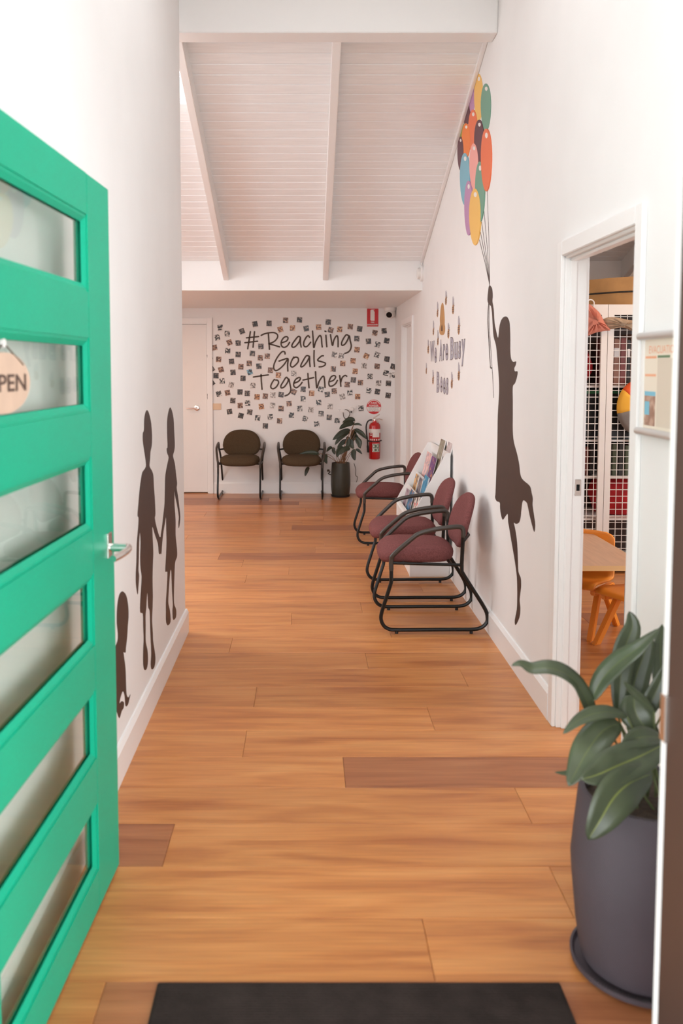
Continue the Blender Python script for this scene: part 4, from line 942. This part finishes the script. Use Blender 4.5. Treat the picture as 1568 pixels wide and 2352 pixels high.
# leaflets and magazines
zm = Z(10.453, 900, 1000)
def leafmatr(nm, base_, cols_, sc=18):
    return printmat(nm, [cols_[0], base_, base_, cols_[1]], sc)
leaf_defs = [ # name,label,tier,y0,y1,height,base,accents,offset
 ('magazine', 'grey-green magazine with a face on its cover in the top tier of the rack', 2, 6.74, 6.96, .44, srgb(150, 142, 118), (srgb(110, 84, 66), srgb(180, 172, 150)), .035),
 ('magazine', 'white and lilac magazine at the top of the rack, closest to the armchairs', 2, 6.47, 6.66, .46, srgb(196, 178, 176), (srgb(160, 140, 140), srgb(220, 210, 206)), .045),
 ('leaflet', 'pale brown leaflet tucked between two magazines in the top tier', 2, 6.62, 6.76, .41, srgb(176, 158, 136), (srgb(90, 66, 52), srgb(204, 190, 174)), .055),
 ('brochure', 'pink brochure with grey figures in the rack', 2, 7.08, 7.34, .30, srgb(228, 176, 168), (srgb(160, 140, 150), srgb(236, 198, 192)), .013),
 ('brochure', 'purple brochure with a yellow figure in the rack', 2, 6.80, 7.05, .29, srgb(112, 40, 122), (srgb(80, 26, 92), srgb(230, 166, 66)), .013),
 ('brochure', 'blue brochure in the middle tier of the rack', 1, 6.60, 6.86, .27, srgb(64, 152, 190), (srgb(50, 116, 156), srgb(214, 214, 208)), .013),
 ('book', 'yellow covered book in the middle tier of the rack', 1, 7.14, 7.32, .22, srgb(220, 158, 62), (srgb(60, 50, 70), srgb(230, 190, 124)), .013),
 ('book', 'grey-blue covered book in the middle tier of the rack', 1, 6.90, 7.08, .22, srgb(134, 124, 126), (srgb(80, 80, 100), srgb(186, 146, 114)), .013),
 ('booklet', 'lilac booklet in the lowest tier of the rack', 0, 7.14, 7.34, .22, srgb(160, 134, 146), (srgb(100, 60, 80), srgb(200, 184, 190)), .013),
 ('booklet', 'blue booklet with an orange figure in the lowest tier of the rack', 0, 6.88, 7.08, .25, srgb(70, 130, 170), (srgb(40, 70, 106), srgb(222, 128, 54)), .013),
 ('booklet', 'white booklet with dark print and a red shape in the lowest tier', 0, 6.55, 6.78, .26, srgb(224, 214, 204), (srgb(80, 70, 70), srgb(222, 46, 38)), .013)]
ux, uz = .235, .972; nx, nz = -uz, ux
for nm, lab, ti, y0, y1, hh, base_, acc, off in leaf_defs:
    lx, zb_, zl_ = tiers[ti]; x0 = lx+off; th = .008 if nm in ('book', 'magazine') else .003
    key = 'leaf_'+lab[:24].replace(' ', '_'); M[key] = leafmatr(key, base_, acc)
    tt = thing(nm, lab, nm, (x0, (y0+y1)/2, zb_)); hy = (y1-y0)/2
    a0 = (0, 0); a1 = (ux*hh, uz*hh)
    b0 = (-nx*th, -nz*th)
    mb = MB().prism([(a0[0]-nx*th, -hy, a0[1]+max(0, -nz*th)), (a1[0]-nx*th, -hy, a1[1]-nz*th), (a1[0]-nx*.0, -hy, a1[1]), (a0[0], -hy, a0[1])], (0, 2*hy, 0))
    mb.build('pages', 'white', tt)
    e = .0008
    MB().prism([(a0[0]+nx*e, -hy, a0[1]+.002), (a1[0]+nx*e, -hy, a1[1]+nz*e), (a1[0]+nx*.0001, -hy, a1[1]), (a0[0]+nx*.0001, -hy, a0[1]+.002)], (0, 2*hy, 0)).build('cover', key, tt)

# ================================================================== PLANTS
def leaf(par, name, pts, hw, up=(0, -.6, .8), m='leaf', fold=.25, rib=.5):
    P = smooth_pts([Vector(q) for q in pts], 4); n_ = len(P); up = Vector(up)
    v = []; f = []; colr = []
    for i, q in enumerate(P):
        tq = i/(n_-1); d = (P[min(i+1, n_-1)]-P[max(i-1, 0)]).normalized()
        s_ = d.cross(up)
        s_ = s_.normalized() if s_.length > 1e-4 else Vector((1, 0, 0))
        nrm = s_.cross(d).normalized()
        w = hw*max(.03, (math.sin(math.pi*min(1, tq**.8))**.75))
        if tq > .98: w = hw*.02
        for k, (a, b) in enumerate(((-1, fold), (-.55, fold*.42), (-.07, 0), (0, -.01), (.07, 0), (.55, fold*.42), (1, fold))):
            v.append(q+s_*w*a+nrm*w*b); colr.append(1 if k == 3 else 0)
    for i in range(n_-1):
        for k in range(6): f.append((7*i+k, 7*i+k+1, 7*i+8+k, 7*i+7+k))
    me = bpy.data.meshes.new(name); me.from_pydata([tuple(q) for q in v], [], f); me.update()
    ca = me.color_attributes.new('rib', 'FLOAT_COLOR', 'POINT')
    for i, c_ in enumerate(colr): ca.data[i].color = (c_*rib, c_*rib, c_*rib, 1)
    for p in me.polygons: p.use_smooth = True
    me.materials.append(M[m]); o = bpy.data.objects.new(name, me); C.objects.link(o); o.parent = par
    md = o.modifiers.new('thickness', 'SOLIDIFY'); md.thickness = .0012; md.offset = 0
    return o
# big foreground plant
pc = fl(1317, 2215); prad = .175
pcx, pcy = .880, pc.y
t = thing('potted_plant', 'large purple-grey ribbed floor pot with broad green leaves beside the entrance', 'plant', (pcx, pcy, 0)); tl = Vector(t.location)
zp = Z(2.419, 1150, 1380)
pot_h = onY(1330, 1815, pcy).z
prof = [(0, .02), (.150, .02), (.156, .04), (.168, .11), (.180, .23), (.184, .29), (.178, .36), (.168, pot_h-.01), (.165, pot_h), (.152, pot_h), (.150, pot_h-.05), (0, pot_h-.05)]
MB().lathe(prof, 64).build('pot', 'potgrey', t, smooth=True, angle=50)
MB().lathe([(0, 0), (.164, 0), (.178, .010), (.180, .024), (.174, .024), (.168, .012), (0, .012)], 56).build('saucer', 'potgrey', t, smooth=True)
MB().lathe([(0, pot_h-.06), (.152, pot_h-.06), (.152, pot_h-.035), (0, pot_h-.03)], 32).build('soil', 'soil', t)
FL = [ # midline in zoom px with depth offset from the pot axis, half width px, normal hint
 ('L1', [(520,700,.0),(495,600,0),(430,470,-.02),(350,400,-.03),(260,372,-.03),(170,378,-.02),(110,350,-.02),(60,360,-.02)], 52, (-.3,-.5,.8)),
 ('L2', [(500,560,.0),(560,440,0),(650,345,-.02),(760,265,-.05),(890,150,-.06)], 62, (-.5,-.6,.5)),
 ('L3', [(650,640,.05),(665,420,.08),(690,260,.10),(730,140,.11),(712,58,.12)], 68, (-.2,-1,.1)),
 ('L4', [(700,645,-.02),(600,618,-.04),(500,632,-.06),(420,672,-.07),(345,740,-.08)], 42, (-.1,-.7,.7)),
 ('L5', [(660,680,-.02),(570,720,-.06),(490,820,-.10),(430,925,-.12),(375,1030,-.14)], 88, (-.5,-.8,.4)),
 ('L6', [(900,800,-.08),(780,860,-.12),(640,920,-.15),(540,965,-.16),(448,993,-.17)], 98, (-.1,-.8,.6)),
 ('L7', [(840,960,-.12),(720,1010,-.17),(630,1090,-.20),(550,1220,-.22),(485,1325,-.22)], 105, (-.1,-1,.3)),
 ('L8', [(740,520,.02),(745,610,.0),(800,700,-.02),(880,745,-.03)], 85, (-.3,-.9,.3)),
 ('L9', [(890,760,-.06),(800,755,-.09),(730,775,-.10),(665,822,-.12)], 56, (0,-.8,.6)),
 ('L10', [(850,615,-.05),(780,545,-.05),(720,490,-.06),(680,445,-.06)], 24, (-.2,-.9,.3)),
 ('L11', [(700,700,.08),(720,560,.09),(750,420,.10),(800,280,.10),(830,180,.10)], 80, (-.2,-1,.0)),
 ('L12', [(760,700,.03),(830,570,.02),(880,460,.02),(930,330,.02)], 50, (-.3,-1,.2)),
 ('L13', [(520,800,-.02),(450,890,-.02),(380,955,-.02),(298,952,-.02)], 22, (0,-.6,.8)),
 ('L14', [(900,620,.08),(890,430,.09),(885,260,.1),(895,130,.1)], 55, (-.1,-1,.1))]
for nm, pts, hwp, up in FL:
    W3 = [onY(*zp(x, y), pcy+dy_)-tl for x, y, dy_ in pts]
    leaf(t, 'leaf', W3, hwp/2.419*pcy/F*1.0, up, 'leaf', .22, .8 if nm in ('L6', 'L7') else .25)
    b = W3[0]; s0 = Vector((random.uniform(-.05, .05), random.uniform(-.05, .05), pot_h-.04))
    MB().tube(smooth_pts([s0, s0.lerp(b, .5)+Vector((0, 0, .02)), b], 4), .0028, 6).build('stem', 'stem', t, smooth=True)
# plant by the back wall
pb = fl(782, 1140); py = pb.y
px0 = onY(782, 1100, py).x
t = thing('potted_plant', 'slender potted plant with long dark leaves in a tall dark pot under the power outlets', 'plant', (px0, py, 0)); tl = Vector(t.location)
ph = onY(*z5(1080, 365), py).z; pr0 = abs(onY(*z5(1160, 500), py).x-onY(*z5(1000, 500), py).x)/2
MB().lathe([(0, .018), (pr0*.86, .018), (pr0*.93, .05), (pr0, ph*.35), (pr0*.99, ph*.6), (pr0*.93, ph*.9), (pr0*.9, ph), (pr0*.82, ph), (pr0*.8, ph-.03), (0, ph-.03)], 40).build('pot', 'potdark', t, smooth=True)
MB().lathe([(0, 0), (pr0*.92, 0), (pr0*.98, .022), (pr0*.9, .022), (pr0*.88, .012), (0, .012)], 40).build('saucer', 'rubber', t, smooth=True)
MB().lathe([(0, ph-.04), (pr0*.82, ph-.04), (pr0*.82, ph-.02), (0, ph-.02)], 24).build('soil', 'soil', t)
BL = [((1195,20),(1150,12),(1090,38),20),((1190,40),(1120,55),(1065,92),24),((1180,55),(1220,50),(1252,62),10),((1155,95),(1080,125),(1010,182),23),((1150,110),(1075,160),(1030,222),20),((1190,90),(1245,125),(1290,172),20),((1185,90),(1180,150),(1162,205),25),((1165,170),(1160,215),(1185,252),24),((1200,160),(1228,200),(1232,248),24),((1140,185),(1095,200),(1048,245),20),((1008,240),(985,248),(960,278),14),((1155,250),(1110,255),(1060,302),22),((1100,235),(1060,270),(1048,322),22),((1020,240),(1018,270),(1030,300),14),((1190,255),(1180,300),(1195,348),22),((1200,255),(1225,268),(1252,296),12),((1085,318),(1102,325),(1106,352),13),((960,295),(948,335),(965,375),20),((1195,130),(1215,190),(1240,250),20),((1130,150),(1140,200),(1120,250),20)]
q_ = lambda x, y, d_=0: onY(*z5(x, y), py+d_)-tl
for i, (a, b, c_, hw) in enumerate(BL):
    dpt = random.uniform(-.09, .06)
    P3 = [q_(*a, dpt*.5), q_(*b, dpt), q_(*c_, dpt-.02)]
    leaf(t, 'leaf', P3, hw/3.564*py/F, (random.uniform(-.3, .3), -1, .35), 'leafdark', .2, .35)
    s0 = Vector((random.uniform(-.04, .05), random.uniform(-.03, .03), ph-.03))
    MB().tube(smooth_pts([s0, s0.lerp(P3[0], .55)+Vector((0, 0, .03)), P3[0]], 5), .003, 6).build('stem', 'stembrown', t, smooth=True)
for a, b, c_, hw in (((905,298),(850,300),(780,325),26), ((890,290),(820,285),(735,298),22), ((818,400),(800,430),(785,478),16)):
    leaf(t, 'leaf', [q_(*a, .08), q_(*b, .1), q_(*c_, .1)], hw/3.564*py/F, (0, -1, .4), 'leafdark', .2, .35)
MB().tube(smooth_pts([q_(1060, 375), q_(1000, 330, .03), q_(940, 300, .06), q_(900, 296, .08), q_(850, 340, .1), q_(818, 400, .08)], 5), .0035, 6).build('stem', 'stembrown', t, smooth=True)

# ================================================================== MAT
ma = fl(362, 2262); mbb = fl(1285, 2262)
t = thing('door_mat', 'dark charcoal ribbed door mat on the floor inside the entrance', 'door mat', ((ma.x+mbb.x)/2, ma.y-.3, 0)); w2 = (mbb.x-ma.x)/2
MB().box(-w2, w2, -.30, .3, 0, .008).build('mat_body', 'mat', t, bevel=.003)
for k in range(60):
    pass
mb = MB()
for k in range(68):
    y = -.294+k*.00865
    mb.add([(-w2+.01, y, .008), (w2-.01, y, .008), (w2-.01, y+.0045, .008), (-w2+.01, y+.0045, .008), (-w2+.01, y+.0022, .0105), (w2-.01, y+.0022, .0105)], [(0,1,5,4),(2,3,4,5),(0,4,3),(1,2,5)])
o = mb.build('rib', 'mat', t); o['kind'] = 'stuff'

# ================================================================== EVACUATION FRAME
ea = onX(1478, 768, XR); eb = onX(1474, 1003, XR)
ey1 = ea.y; ey0 = ey1-.42; ez1 = onX(1490, 772, XR).z; ez0 = onX(1480, 990, XR).z
t = thing('evacuation_poster_frame', 'framed evacuation poster with rounded grey rails on the right wall beside the doorway', 'poster', (XR, (ey0+ey1)/2, ez0)); tl = Vector(t.location)
def pf(nm, m, mb, sm=False):
    o = mb.build(nm, m, t, recenter=False, smooth=sm); o.location = -tl; return o
pf('backing', 'white', MB().box(XR-.006, XR, ey0+.01, ey1-.01, ez0, ez1))
for z in (ez0, ez1): pf('rail', 'grey_alu', MB().tube([(XR-.012, ey0, z), (XR-.012, ey1, z)], .0125, 14), True)
pf('side_strip', 'white', MB().box(XR-.012, XR, ey1-.03, ey1-.012, ez0, ez1)); pf('side_strip', 'white', MB().box(XR-.012, XR, ey0+.012, ey0+.03, ez0, ez1))
X0 = XR-.0065
M['poster'] = mat('poster_cream_print', srgb(232, 218, 200), .45)
M['posterorange'] = mat('poster_orange_print', srgb(236, 170, 134), .45); M['posterblue'] = mat('poster_blue_print', srgb(120, 184, 206), .45)
M['postergreen'] = mat('poster_green_print', srgb(96, 124, 92), .45); M['postergrey'] = mat('poster_beige_print', srgb(214, 198, 180), .45)
M['posterphoto'] = printmat('poster_photo_print', [srgb(150, 110, 92), srgb(168, 130, 110), srgb(186, 150, 132), srgb(196, 176, 160)], 30)
pf('sheet', 'poster', MB().box(X0-.0006, XR-.006, ey0+.032, ey1-.032, ez0+.012, ez1-.012))
yl = ey1-.036; hgt = ez1-ez0
def strip(nm, m, a0, a1, b0, b1, e=.0005): pf(nm, m, MB().box(X0-.0006-e, X0-.0005, yl-a1, yl-a0, ez1-b1*hgt, ez1-b0*hgt))
strip('heading_bar', 'posterorange', .004, .09, .21, .235); strip('heading_bar', 'posterorange', .004, .09, .395, .42)
strip('heading_bar', 'postergreen', .100, .19, .205, .23)
strip('column', 'postergrey', .100, .34, .235, .93)
strip('picture', 'posterblue', .004, .09, .575, .62); strip('picture', 'posterphoto', .004, .09, .62, .93)
strip('picture_detail', 'posterblue', .008, .045, .68, .82, .0009)
mb = MB(); text(mb, 'EVACUATION', (X0-.0007, yl-.037-.10, ez1-.145*hgt), (0, -1, 0), (0, 0, 1), (-1, 0, 0), .21, .024, 0, .0005); pf('lettering', 'posterorange', mb)

# ================================================================== PLAYROOM
z8 = Z(3.459, 1160, 1040); z9 = Z(3.793, 1220, 420)
# table
TZ = .55
ty0 = fl(1400, 1300, TZ).y; tx1 = fl(1338, 1212, TZ).x
t = thing('kids_table', 'low beech laminate table with pale wood edge in the playroom', 'table', ((XR2+.03+tx1)/2, ty0+.7, 0)); tl = Vector(t.location)
def pk(nm, m, mb, **k):
    o = mb.build(nm, m, t, recenter=False, **k); o.location = -tl; return o
pk('table_top', 'laminate', MB().box(XR2+.035, tx1-.003, ty0+.003, ty0+1.4, TZ-.026, TZ))
pk('edge_band', 'edgewood', MB().box(XR2+.03, tx1, ty0, ty0+.003, TZ-.026, TZ-.0005).box(tx1-.003, tx1, ty0, ty0+1.4, TZ-.026, TZ-.0005))
for x in (XR2+.09, tx1-.07):
    for y in (ty0+.08, ty0+1.3): pk('leg', 'steel', MB().tube([(x, y, 0), (x, y, TZ-.02)], .02, 12), smooth=True)
# orange chairs
def kidchair(label, x, y, rz):
    t = thing('kids_chair', label, 'chair', (x, y, 0), rz, 'orange children chairs at the table')
    # local: front is -x
    prof = [(-.17, .285), (-.15, .30), (-.05, .295), (.06, .29), (.12, .305), (.15, .36), (.165, .44), (.175, .52), (.178, .575)]
    P = smooth_pts([(a, 0, b) for a, b in prof], 3); v = []; f = []; n_ = len(P); wd = []
    for i, q in enumerate(P):
        tq = i/(n_-1); hw = .165 if tq < .5 else .165-.02*math.sin((tq-.5)*math.pi)
        if tq > .9: hw *= 1-.35*((tq-.9)/.1)**2
        d = (P[min(i+1, n_-1)]-P[max(0, i-1)]).normalized(); nr = Vector((-d.z, 0, d.x))
        for k in range(9):
            a = -1+k/4; v.append(q+Vector((0, a*hw, 0))+nr*.018*a*a)
    for i in range(n_-1):
        for k in range(8):
            f.append((9*i+k, 9*i+k+1, 9*i+10+k, 9*i+9+k))
    o = MB().add(v, f).build('seat_shell', 'orange', t, smooth=True, angle=80); md = o.modifiers.new('thickness', 'SOLIDIFY'); md.thickness = .012
    for sg in (-1, 1):
        for xf, xt in ((-.19, -.03), (.21, .03)):
            d = Vector((xt-xf, 0, .27)).normalized(); w = .024
            MB().prism([(xf-w, sg*.165, 0), (xf+w, sg*.165, 0), (xt+w*1.1, sg*.145, .275), (xt-w*1.1, sg*.145, .275)], (0, -sg*.03, 0)).build('leg', 'orange', t, bevel=.004)
        MB().box(-.15, .13, sg*.145-.02, sg*.145+.02, .255, .285).build('seat_rail', 'orange', t, bevel=.006)
    return t
k1 = fl(1342, 1477); k2 = fl(1417, 1433)
ang = math.atan2(k2.y-k1.y, k2.x-k1.x); mid = (k1+k2)/2; perp = Vector((-math.sin(ang), math.cos(ang), 0))
kidchair('orange plastic childrens chair turned aslant under the playroom table', mid.x+perp.x*.14, mid.y+perp.y*.14, ang)
kidchair('orange plastic childrens chair drawn up at the side of the playroom table', 1.88, 4.80, ang-.35)
# wire cage cupboard
YCg = 6.52
cxm = onY(*z9(655, 1700), YCg).x; ctz = onY(*z9(655, 1060), YCg).z
x0c, x1c = cxm-.62, cxm+.62
t = thing('wire_cage_cupboard', 'tall off-white wire mesh storage cage with double doors in the playroom', 'cage', ((x0c+x1c)/2, YCg+.3, 0)); tl = Vector(t.location)
pk('top_frame', 'cage', MB().box(x0c, x1c, YCg+.03, YCg+.6, ctz-.03, ctz)); pk('base_frame', 'cage', MB().box(x0c, x1c, YCg+.03, YCg+.6, .02, .06))
for x in (x0c, x1c-.03):
    for y in (YCg+.03, YCg+.57): pk('post', 'cage', MB().box(x, x+.03, y, y+.03, 0, ctz-.03))
pk('back_panel', 'brownframe', MB().box(x0c+.03, x1c-.03, YCg+.585, YCg+.598, .06, ctz-.03))
shelf_z = [onY(*z9(655, 1830), YCg+.1).z, onY(*z9(655, 2352), YCg+.1).z-.42, .35]
shelf_z = [1.43, 1.02, .42]
for z in shelf_z: pk('shelf', 'cage', MB().box(x0c+.03, x1c-.03, YCg+.05, YCg+.58, z-.015, z))
for (a, b) in ((x0c, cxm-.002), (cxm+.002, x1c)):
    s = .045
    d_ = pk('cage_door', 'cage', MB().box(a, a+s, YCg, YCg+.025, .05, ctz).box(b-s, b, YCg, YCg+.025, .05, ctz).box(a+s, b-s, YCg, YCg+.025, ctz-.075, ctz).box(a+s, b-s, YCg, YCg+.025, .05, .095))
    mb = MB(); n_ = int((b-a-2*s)/.05)
    for k in range(1, n_+1):
        x = a+s+k*.05; mb.box(x-.0024, x+.0024, YCg+.010, YCg+.014, .09, ctz-.07)
    z = .095+.05
    while z < ctz-.08:
        mb.box(a+s, b-s, YCg+.013, YCg+.017, z-.0024, z+.0024); z += .05
    w_ = mb.build('wire_mesh', 'cage', d_, recenter=False)
# contents of the cage
def boxthing(nm, lab, cat, m, x0, x1, y0, y1, z0, z1, grp=None, extra=None):
    tt = thing(nm, lab, cat, ((x0+x1)/2, (y0+y1)/2, z0), group=grp); hx = (x1-x0)/2; hy = (y1-y0)/2
    MB().box(-hx, hx, -hy, hy, 0, z1-z0).build('body', m, tt, bevel=.006)
    if extra: extra(tt, hx, hy, z1-z0)
    return tt
M['blackplastic'] = mat('black_plastic_tub', (.012, .012, .013), .4); M['redcloth'] = mat('red_cloth', srgb(176, 24, 30), .8, var=.2, vscale=12)
M['greenplastic'] = mat('green_plastic', srgb(44, 110, 72), .4)
M['maroonbook'] = mat('maroon_book_spine', srgb(126, 60, 54), .5); M['brownbook'] = mat('brown_book_spine', srgb(150, 104, 84), .5); M['darkbook'] = mat('dark_book_spine', srgb(48, 40, 36), .5); M['greenbook'] = mat('olive_book_spine', srgb(84, 88, 60), .5)
def rim(tt, hx, hy, h): MB().box(-hx-.006, hx+.006, -hy-.006, hy+.006, h-.022, h+.004).build('lid', 'greenplastic' , tt, bevel=.004)
boxthing('storage_tub', 'black storage tub with green lid in the wire cage, left of the cage doors meeting', 'tub', 'blackplastic', cxm-.40, cxm-.03, YCg+.1, YCg+.5, 1.02, 1.39, 'tubs in the cage', rim)
boxthing('storage_tub', 'black storage tub with green lid in the wire cage, behind the colourful ball bag', 'tub', 'blackplastic', cxm+.03, cxm+.46, YCg+.1, YCg+.5, 1.02, 1.39, 'tubs in the cage', rim)
def redbag(x0, x1, z0, z1, lab):
    mb = MB(); ring = []
    for i in range(9):
        tq = i/8; s_ = (.75+.25*math.sin(math.pi*tq))*(1 if tq < .9 else .75)
        ring.append([((x0+x1)/2+(x1-x0)/2*s_*math.cos(a)*(1+.06*math.sin(5*a+i)), YCg+.28+.17*s_*math.sin(a), z0+(z1-z0)*tq) for a in [2*math.pi*j/20 for j in range(20)]])
    mb.rings(ring); tag(mb.build('red_cloth_bag', 'redcloth', smooth=True), lab, 'bag')
redbag(cxm-.42, cxm-.03, 1.43, 1.74, 'crumpled red cloth bag on the upper cage shelf')
redbag(cxm-.02, cxm+.46, .43, .72, 'bulky red cloth bag on the low cage shelf')
x = cxm+.05; i = 0
while x < cxm+.44:
    w = random.uniform(.028, .05); hgt_ = random.uniform(.34, .42); m_ = ['maroonbook', 'brownbook', 'maroonbook', 'darkbook', 'brownbook'][i % 5]
    def band(tt, hx, hy, h): MB().box(-hx+.004, hx-.004, -hy-.001, -hy+.004, h*.62, h*.8).build('spine_label', 'card', tt)
    boxthing('ring_binder', '%s ring binder standing on the upper shelf of the wire cage' % {'maroonbook': 'maroon', 'brownbook': 'light brown', 'darkbook': 'dark'}[m_], 'binder', m_, x, x+w, YCg+.12, YCg+.42, 1.43, 1.43+hgt_, 'binders on the upper cage shelf', band if i % 2 else None); x += w+.004; i += 1
x = cxm-.40; i = 0
while x < cxm+.44:
    w = random.uniform(.03, .05); hgt_ = random.uniform(.22, .27); m_ = ['greenbook', 'darkbook', 'brownbook', 'darkbook', 'maroonbook'][(i*2+i//3) % 5]
    if not (cxm-.04 < x+w and x < cxm+.02):
        boxthing('picture_book', '%s book standing on the middle shelf of the wire cage' % {'maroonbook': 'maroon', 'brownbook': 'light brown', 'darkbook': 'dark', 'greenbook': 'olive green'}[m_], 'book', m_, x, x+w, YCg+.12, YCg+.36, .74, .74+hgt_, 'books on the middle cage shelf')
    x += w+.004; i += 1
pk('shelf', 'cage', MB().box(x0c+.03, x1c-.03, YCg+.05, YCg+.58, .725, .74))
# drum on top
dz0 = ctz; dz1 = onY(*z9(900, 815), YCg+.02).z
dcx, dcy, dR = cxm+.58, YCg+.62, .72
t = thing('drum', 'large round kraft coloured drum with dark cord lying on top of the wire cage', 'drum', (dcx, dcy, dz0)); hD = dz1-dz0
MB().lathe([(0, 0), (dR, 0), (dR*1.0, hD*.5), (dR*.995, hD), (0, hD)], 72).build('drum_shell', 'kraft', t, smooth=True)
MB().tube([(dR*1.004*math.cos(2*math.pi*k/72), dR*1.004*math.sin(2*math.pi*k/72), hD*.47) for k in range(72)], .006, 6, True).build('cord', 'rubber', t)
# cloth things hung on the cage door tops
def cloth(nm, lab, cat, m, outline, Y, bulge, waves):
    P = [onY(*z9(*q), Y) for q in outline]; c_ = sum(P, Vector())/len(P); n_ = len(P); ring = []
    for s_ in (1, .8, .55, .25):
        ring.append([c_+(q-c_)*s_+Vector((0, -bulge*(1-s_*s_)-.012*(1 if s_ < 1 else 0)*math.sin(waves*i), 0)) for i, q in enumerate(P)])
    back = [q+Vector((0, .004, 0)) for q in P]
    mb = MB().rings([back]+ring)
    return tag(mb.build(nm, m, smooth=True, angle=70), lab, cat)
o = smooth_pts([(q[0], q[1], 0) for q in [(440,1075),(500,1055),(550,1090),(600,1140),(640,1220),(690,1280),(640,1290),(560,1305),(500,1330),(440,1345),(420,1200)]], 3, True)
pb_ = thing('cloth_bag', 'dusty pink gathered cloth bag hanging on the wire cage door', 'bag', onY(*z9(500, 1330), YCg-.02)); 
cl_ = cloth('bag_cloth', '', '', 'pinkcloth', [(q.x, q.y) for q in o], YCg-.012, .05, 2.1)
wl_ = cl_.location.copy(); cl_.parent = pb_; cl_.location = wl_-pb_.location
for kk in ('label', 'category'):
    if kk in cl_: del cl_[kk]
hk = [onY(*z9(*q), YCg-.012)-pb_.location for q in ((480,1075),(490,1030),(520,1018),(545,1040),(540,1085))]
MB().tube(smooth_pts(hk, 4), .005, 8).build('strap', 'cage', pb_, smooth=True)
o = smooth_pts([(q[0], q[1], 0) for q in [(625,1190),(680,1170),(760,1175),(850,1195),(930,1200),(1000,1230),(1000,1330),(930,1320),(860,1280),(780,1260),(700,1275),(650,1255),(625,1225)]], 3, True)
cloth('beige_scarf', 'rumpled beige scarf draped across the wire cage door', 'scarf', 'beigecloth', [(q.x, q.y) for q in o], YCg-.004, .035, 1.7)
# colourful disc bag
pcn = onY(*z9(985, 1960), YCg-.09); rB = .175
t = thing('ball_bag', 'round orange, yellow and grey segmented cloth disc hanging on the wire cage', 'toy', (pcn.x, YCg-.001, pcn.z-rB*1.2))
for k, key in enumerate(('seg_orange', 'seg_yellow', 'seg_grey')): M[key] = mat('disc_'+key, (srgb(232, 92, 36), srgb(240, 178, 60), srgb(130, 122, 116))[k], .8)
segs = [(95, 140, 'seg_orange'), (140, 193, 'seg_yellow'), (193, 250, 'seg_grey'), (250, 300, 'seg_orange'), (300, 360, 'seg_yellow'), (0, 50, 'seg_grey'), (50, 95, 'seg_yellow')]
for a0, a1, key in segs:
    mb = MB(); pts = [(0, -.035, rB*1.2)]
    v = [(0, -.05, rB*1.2)]; f = []
    n_ = 6
    for rr, d in ((.5, -.046), (.85, -.03), (1, 0)):
        for j in range(n_+1):
            a = math.radians(a0+(a1-a0)*j/n_); v.append((rB*rr*math.cos(a), d, rB*1.2+rB*rr*1.2*math.sin(a)))
    for j in range(n_): f.append((0, 1+j, 2+j))
    for r_ in range(2):
        for j in range(n_): b_ = 1+r_*(n_+1); f.append((b_+j, b_+n_+1+j, b_+n_+2+j, b_+j+1))
    o = mb.add(v, f).build('segment', key, t, smooth=True, angle=60); md = o.modifiers.new('thickness', 'SOLIDIFY'); md.thickness = .006
MB().tube([(-.02, -.02, .0), (-.015, -.02, -.06)], .022, 10).tube([(-.015, -.02, -.06), (-.03, -.02, -.2)], .006, 6).tube([(-.01, -.02, -.06), (.01, -.02, -.22)], .006, 6).build('tassel', 'seg_grey', t, smooth=True)
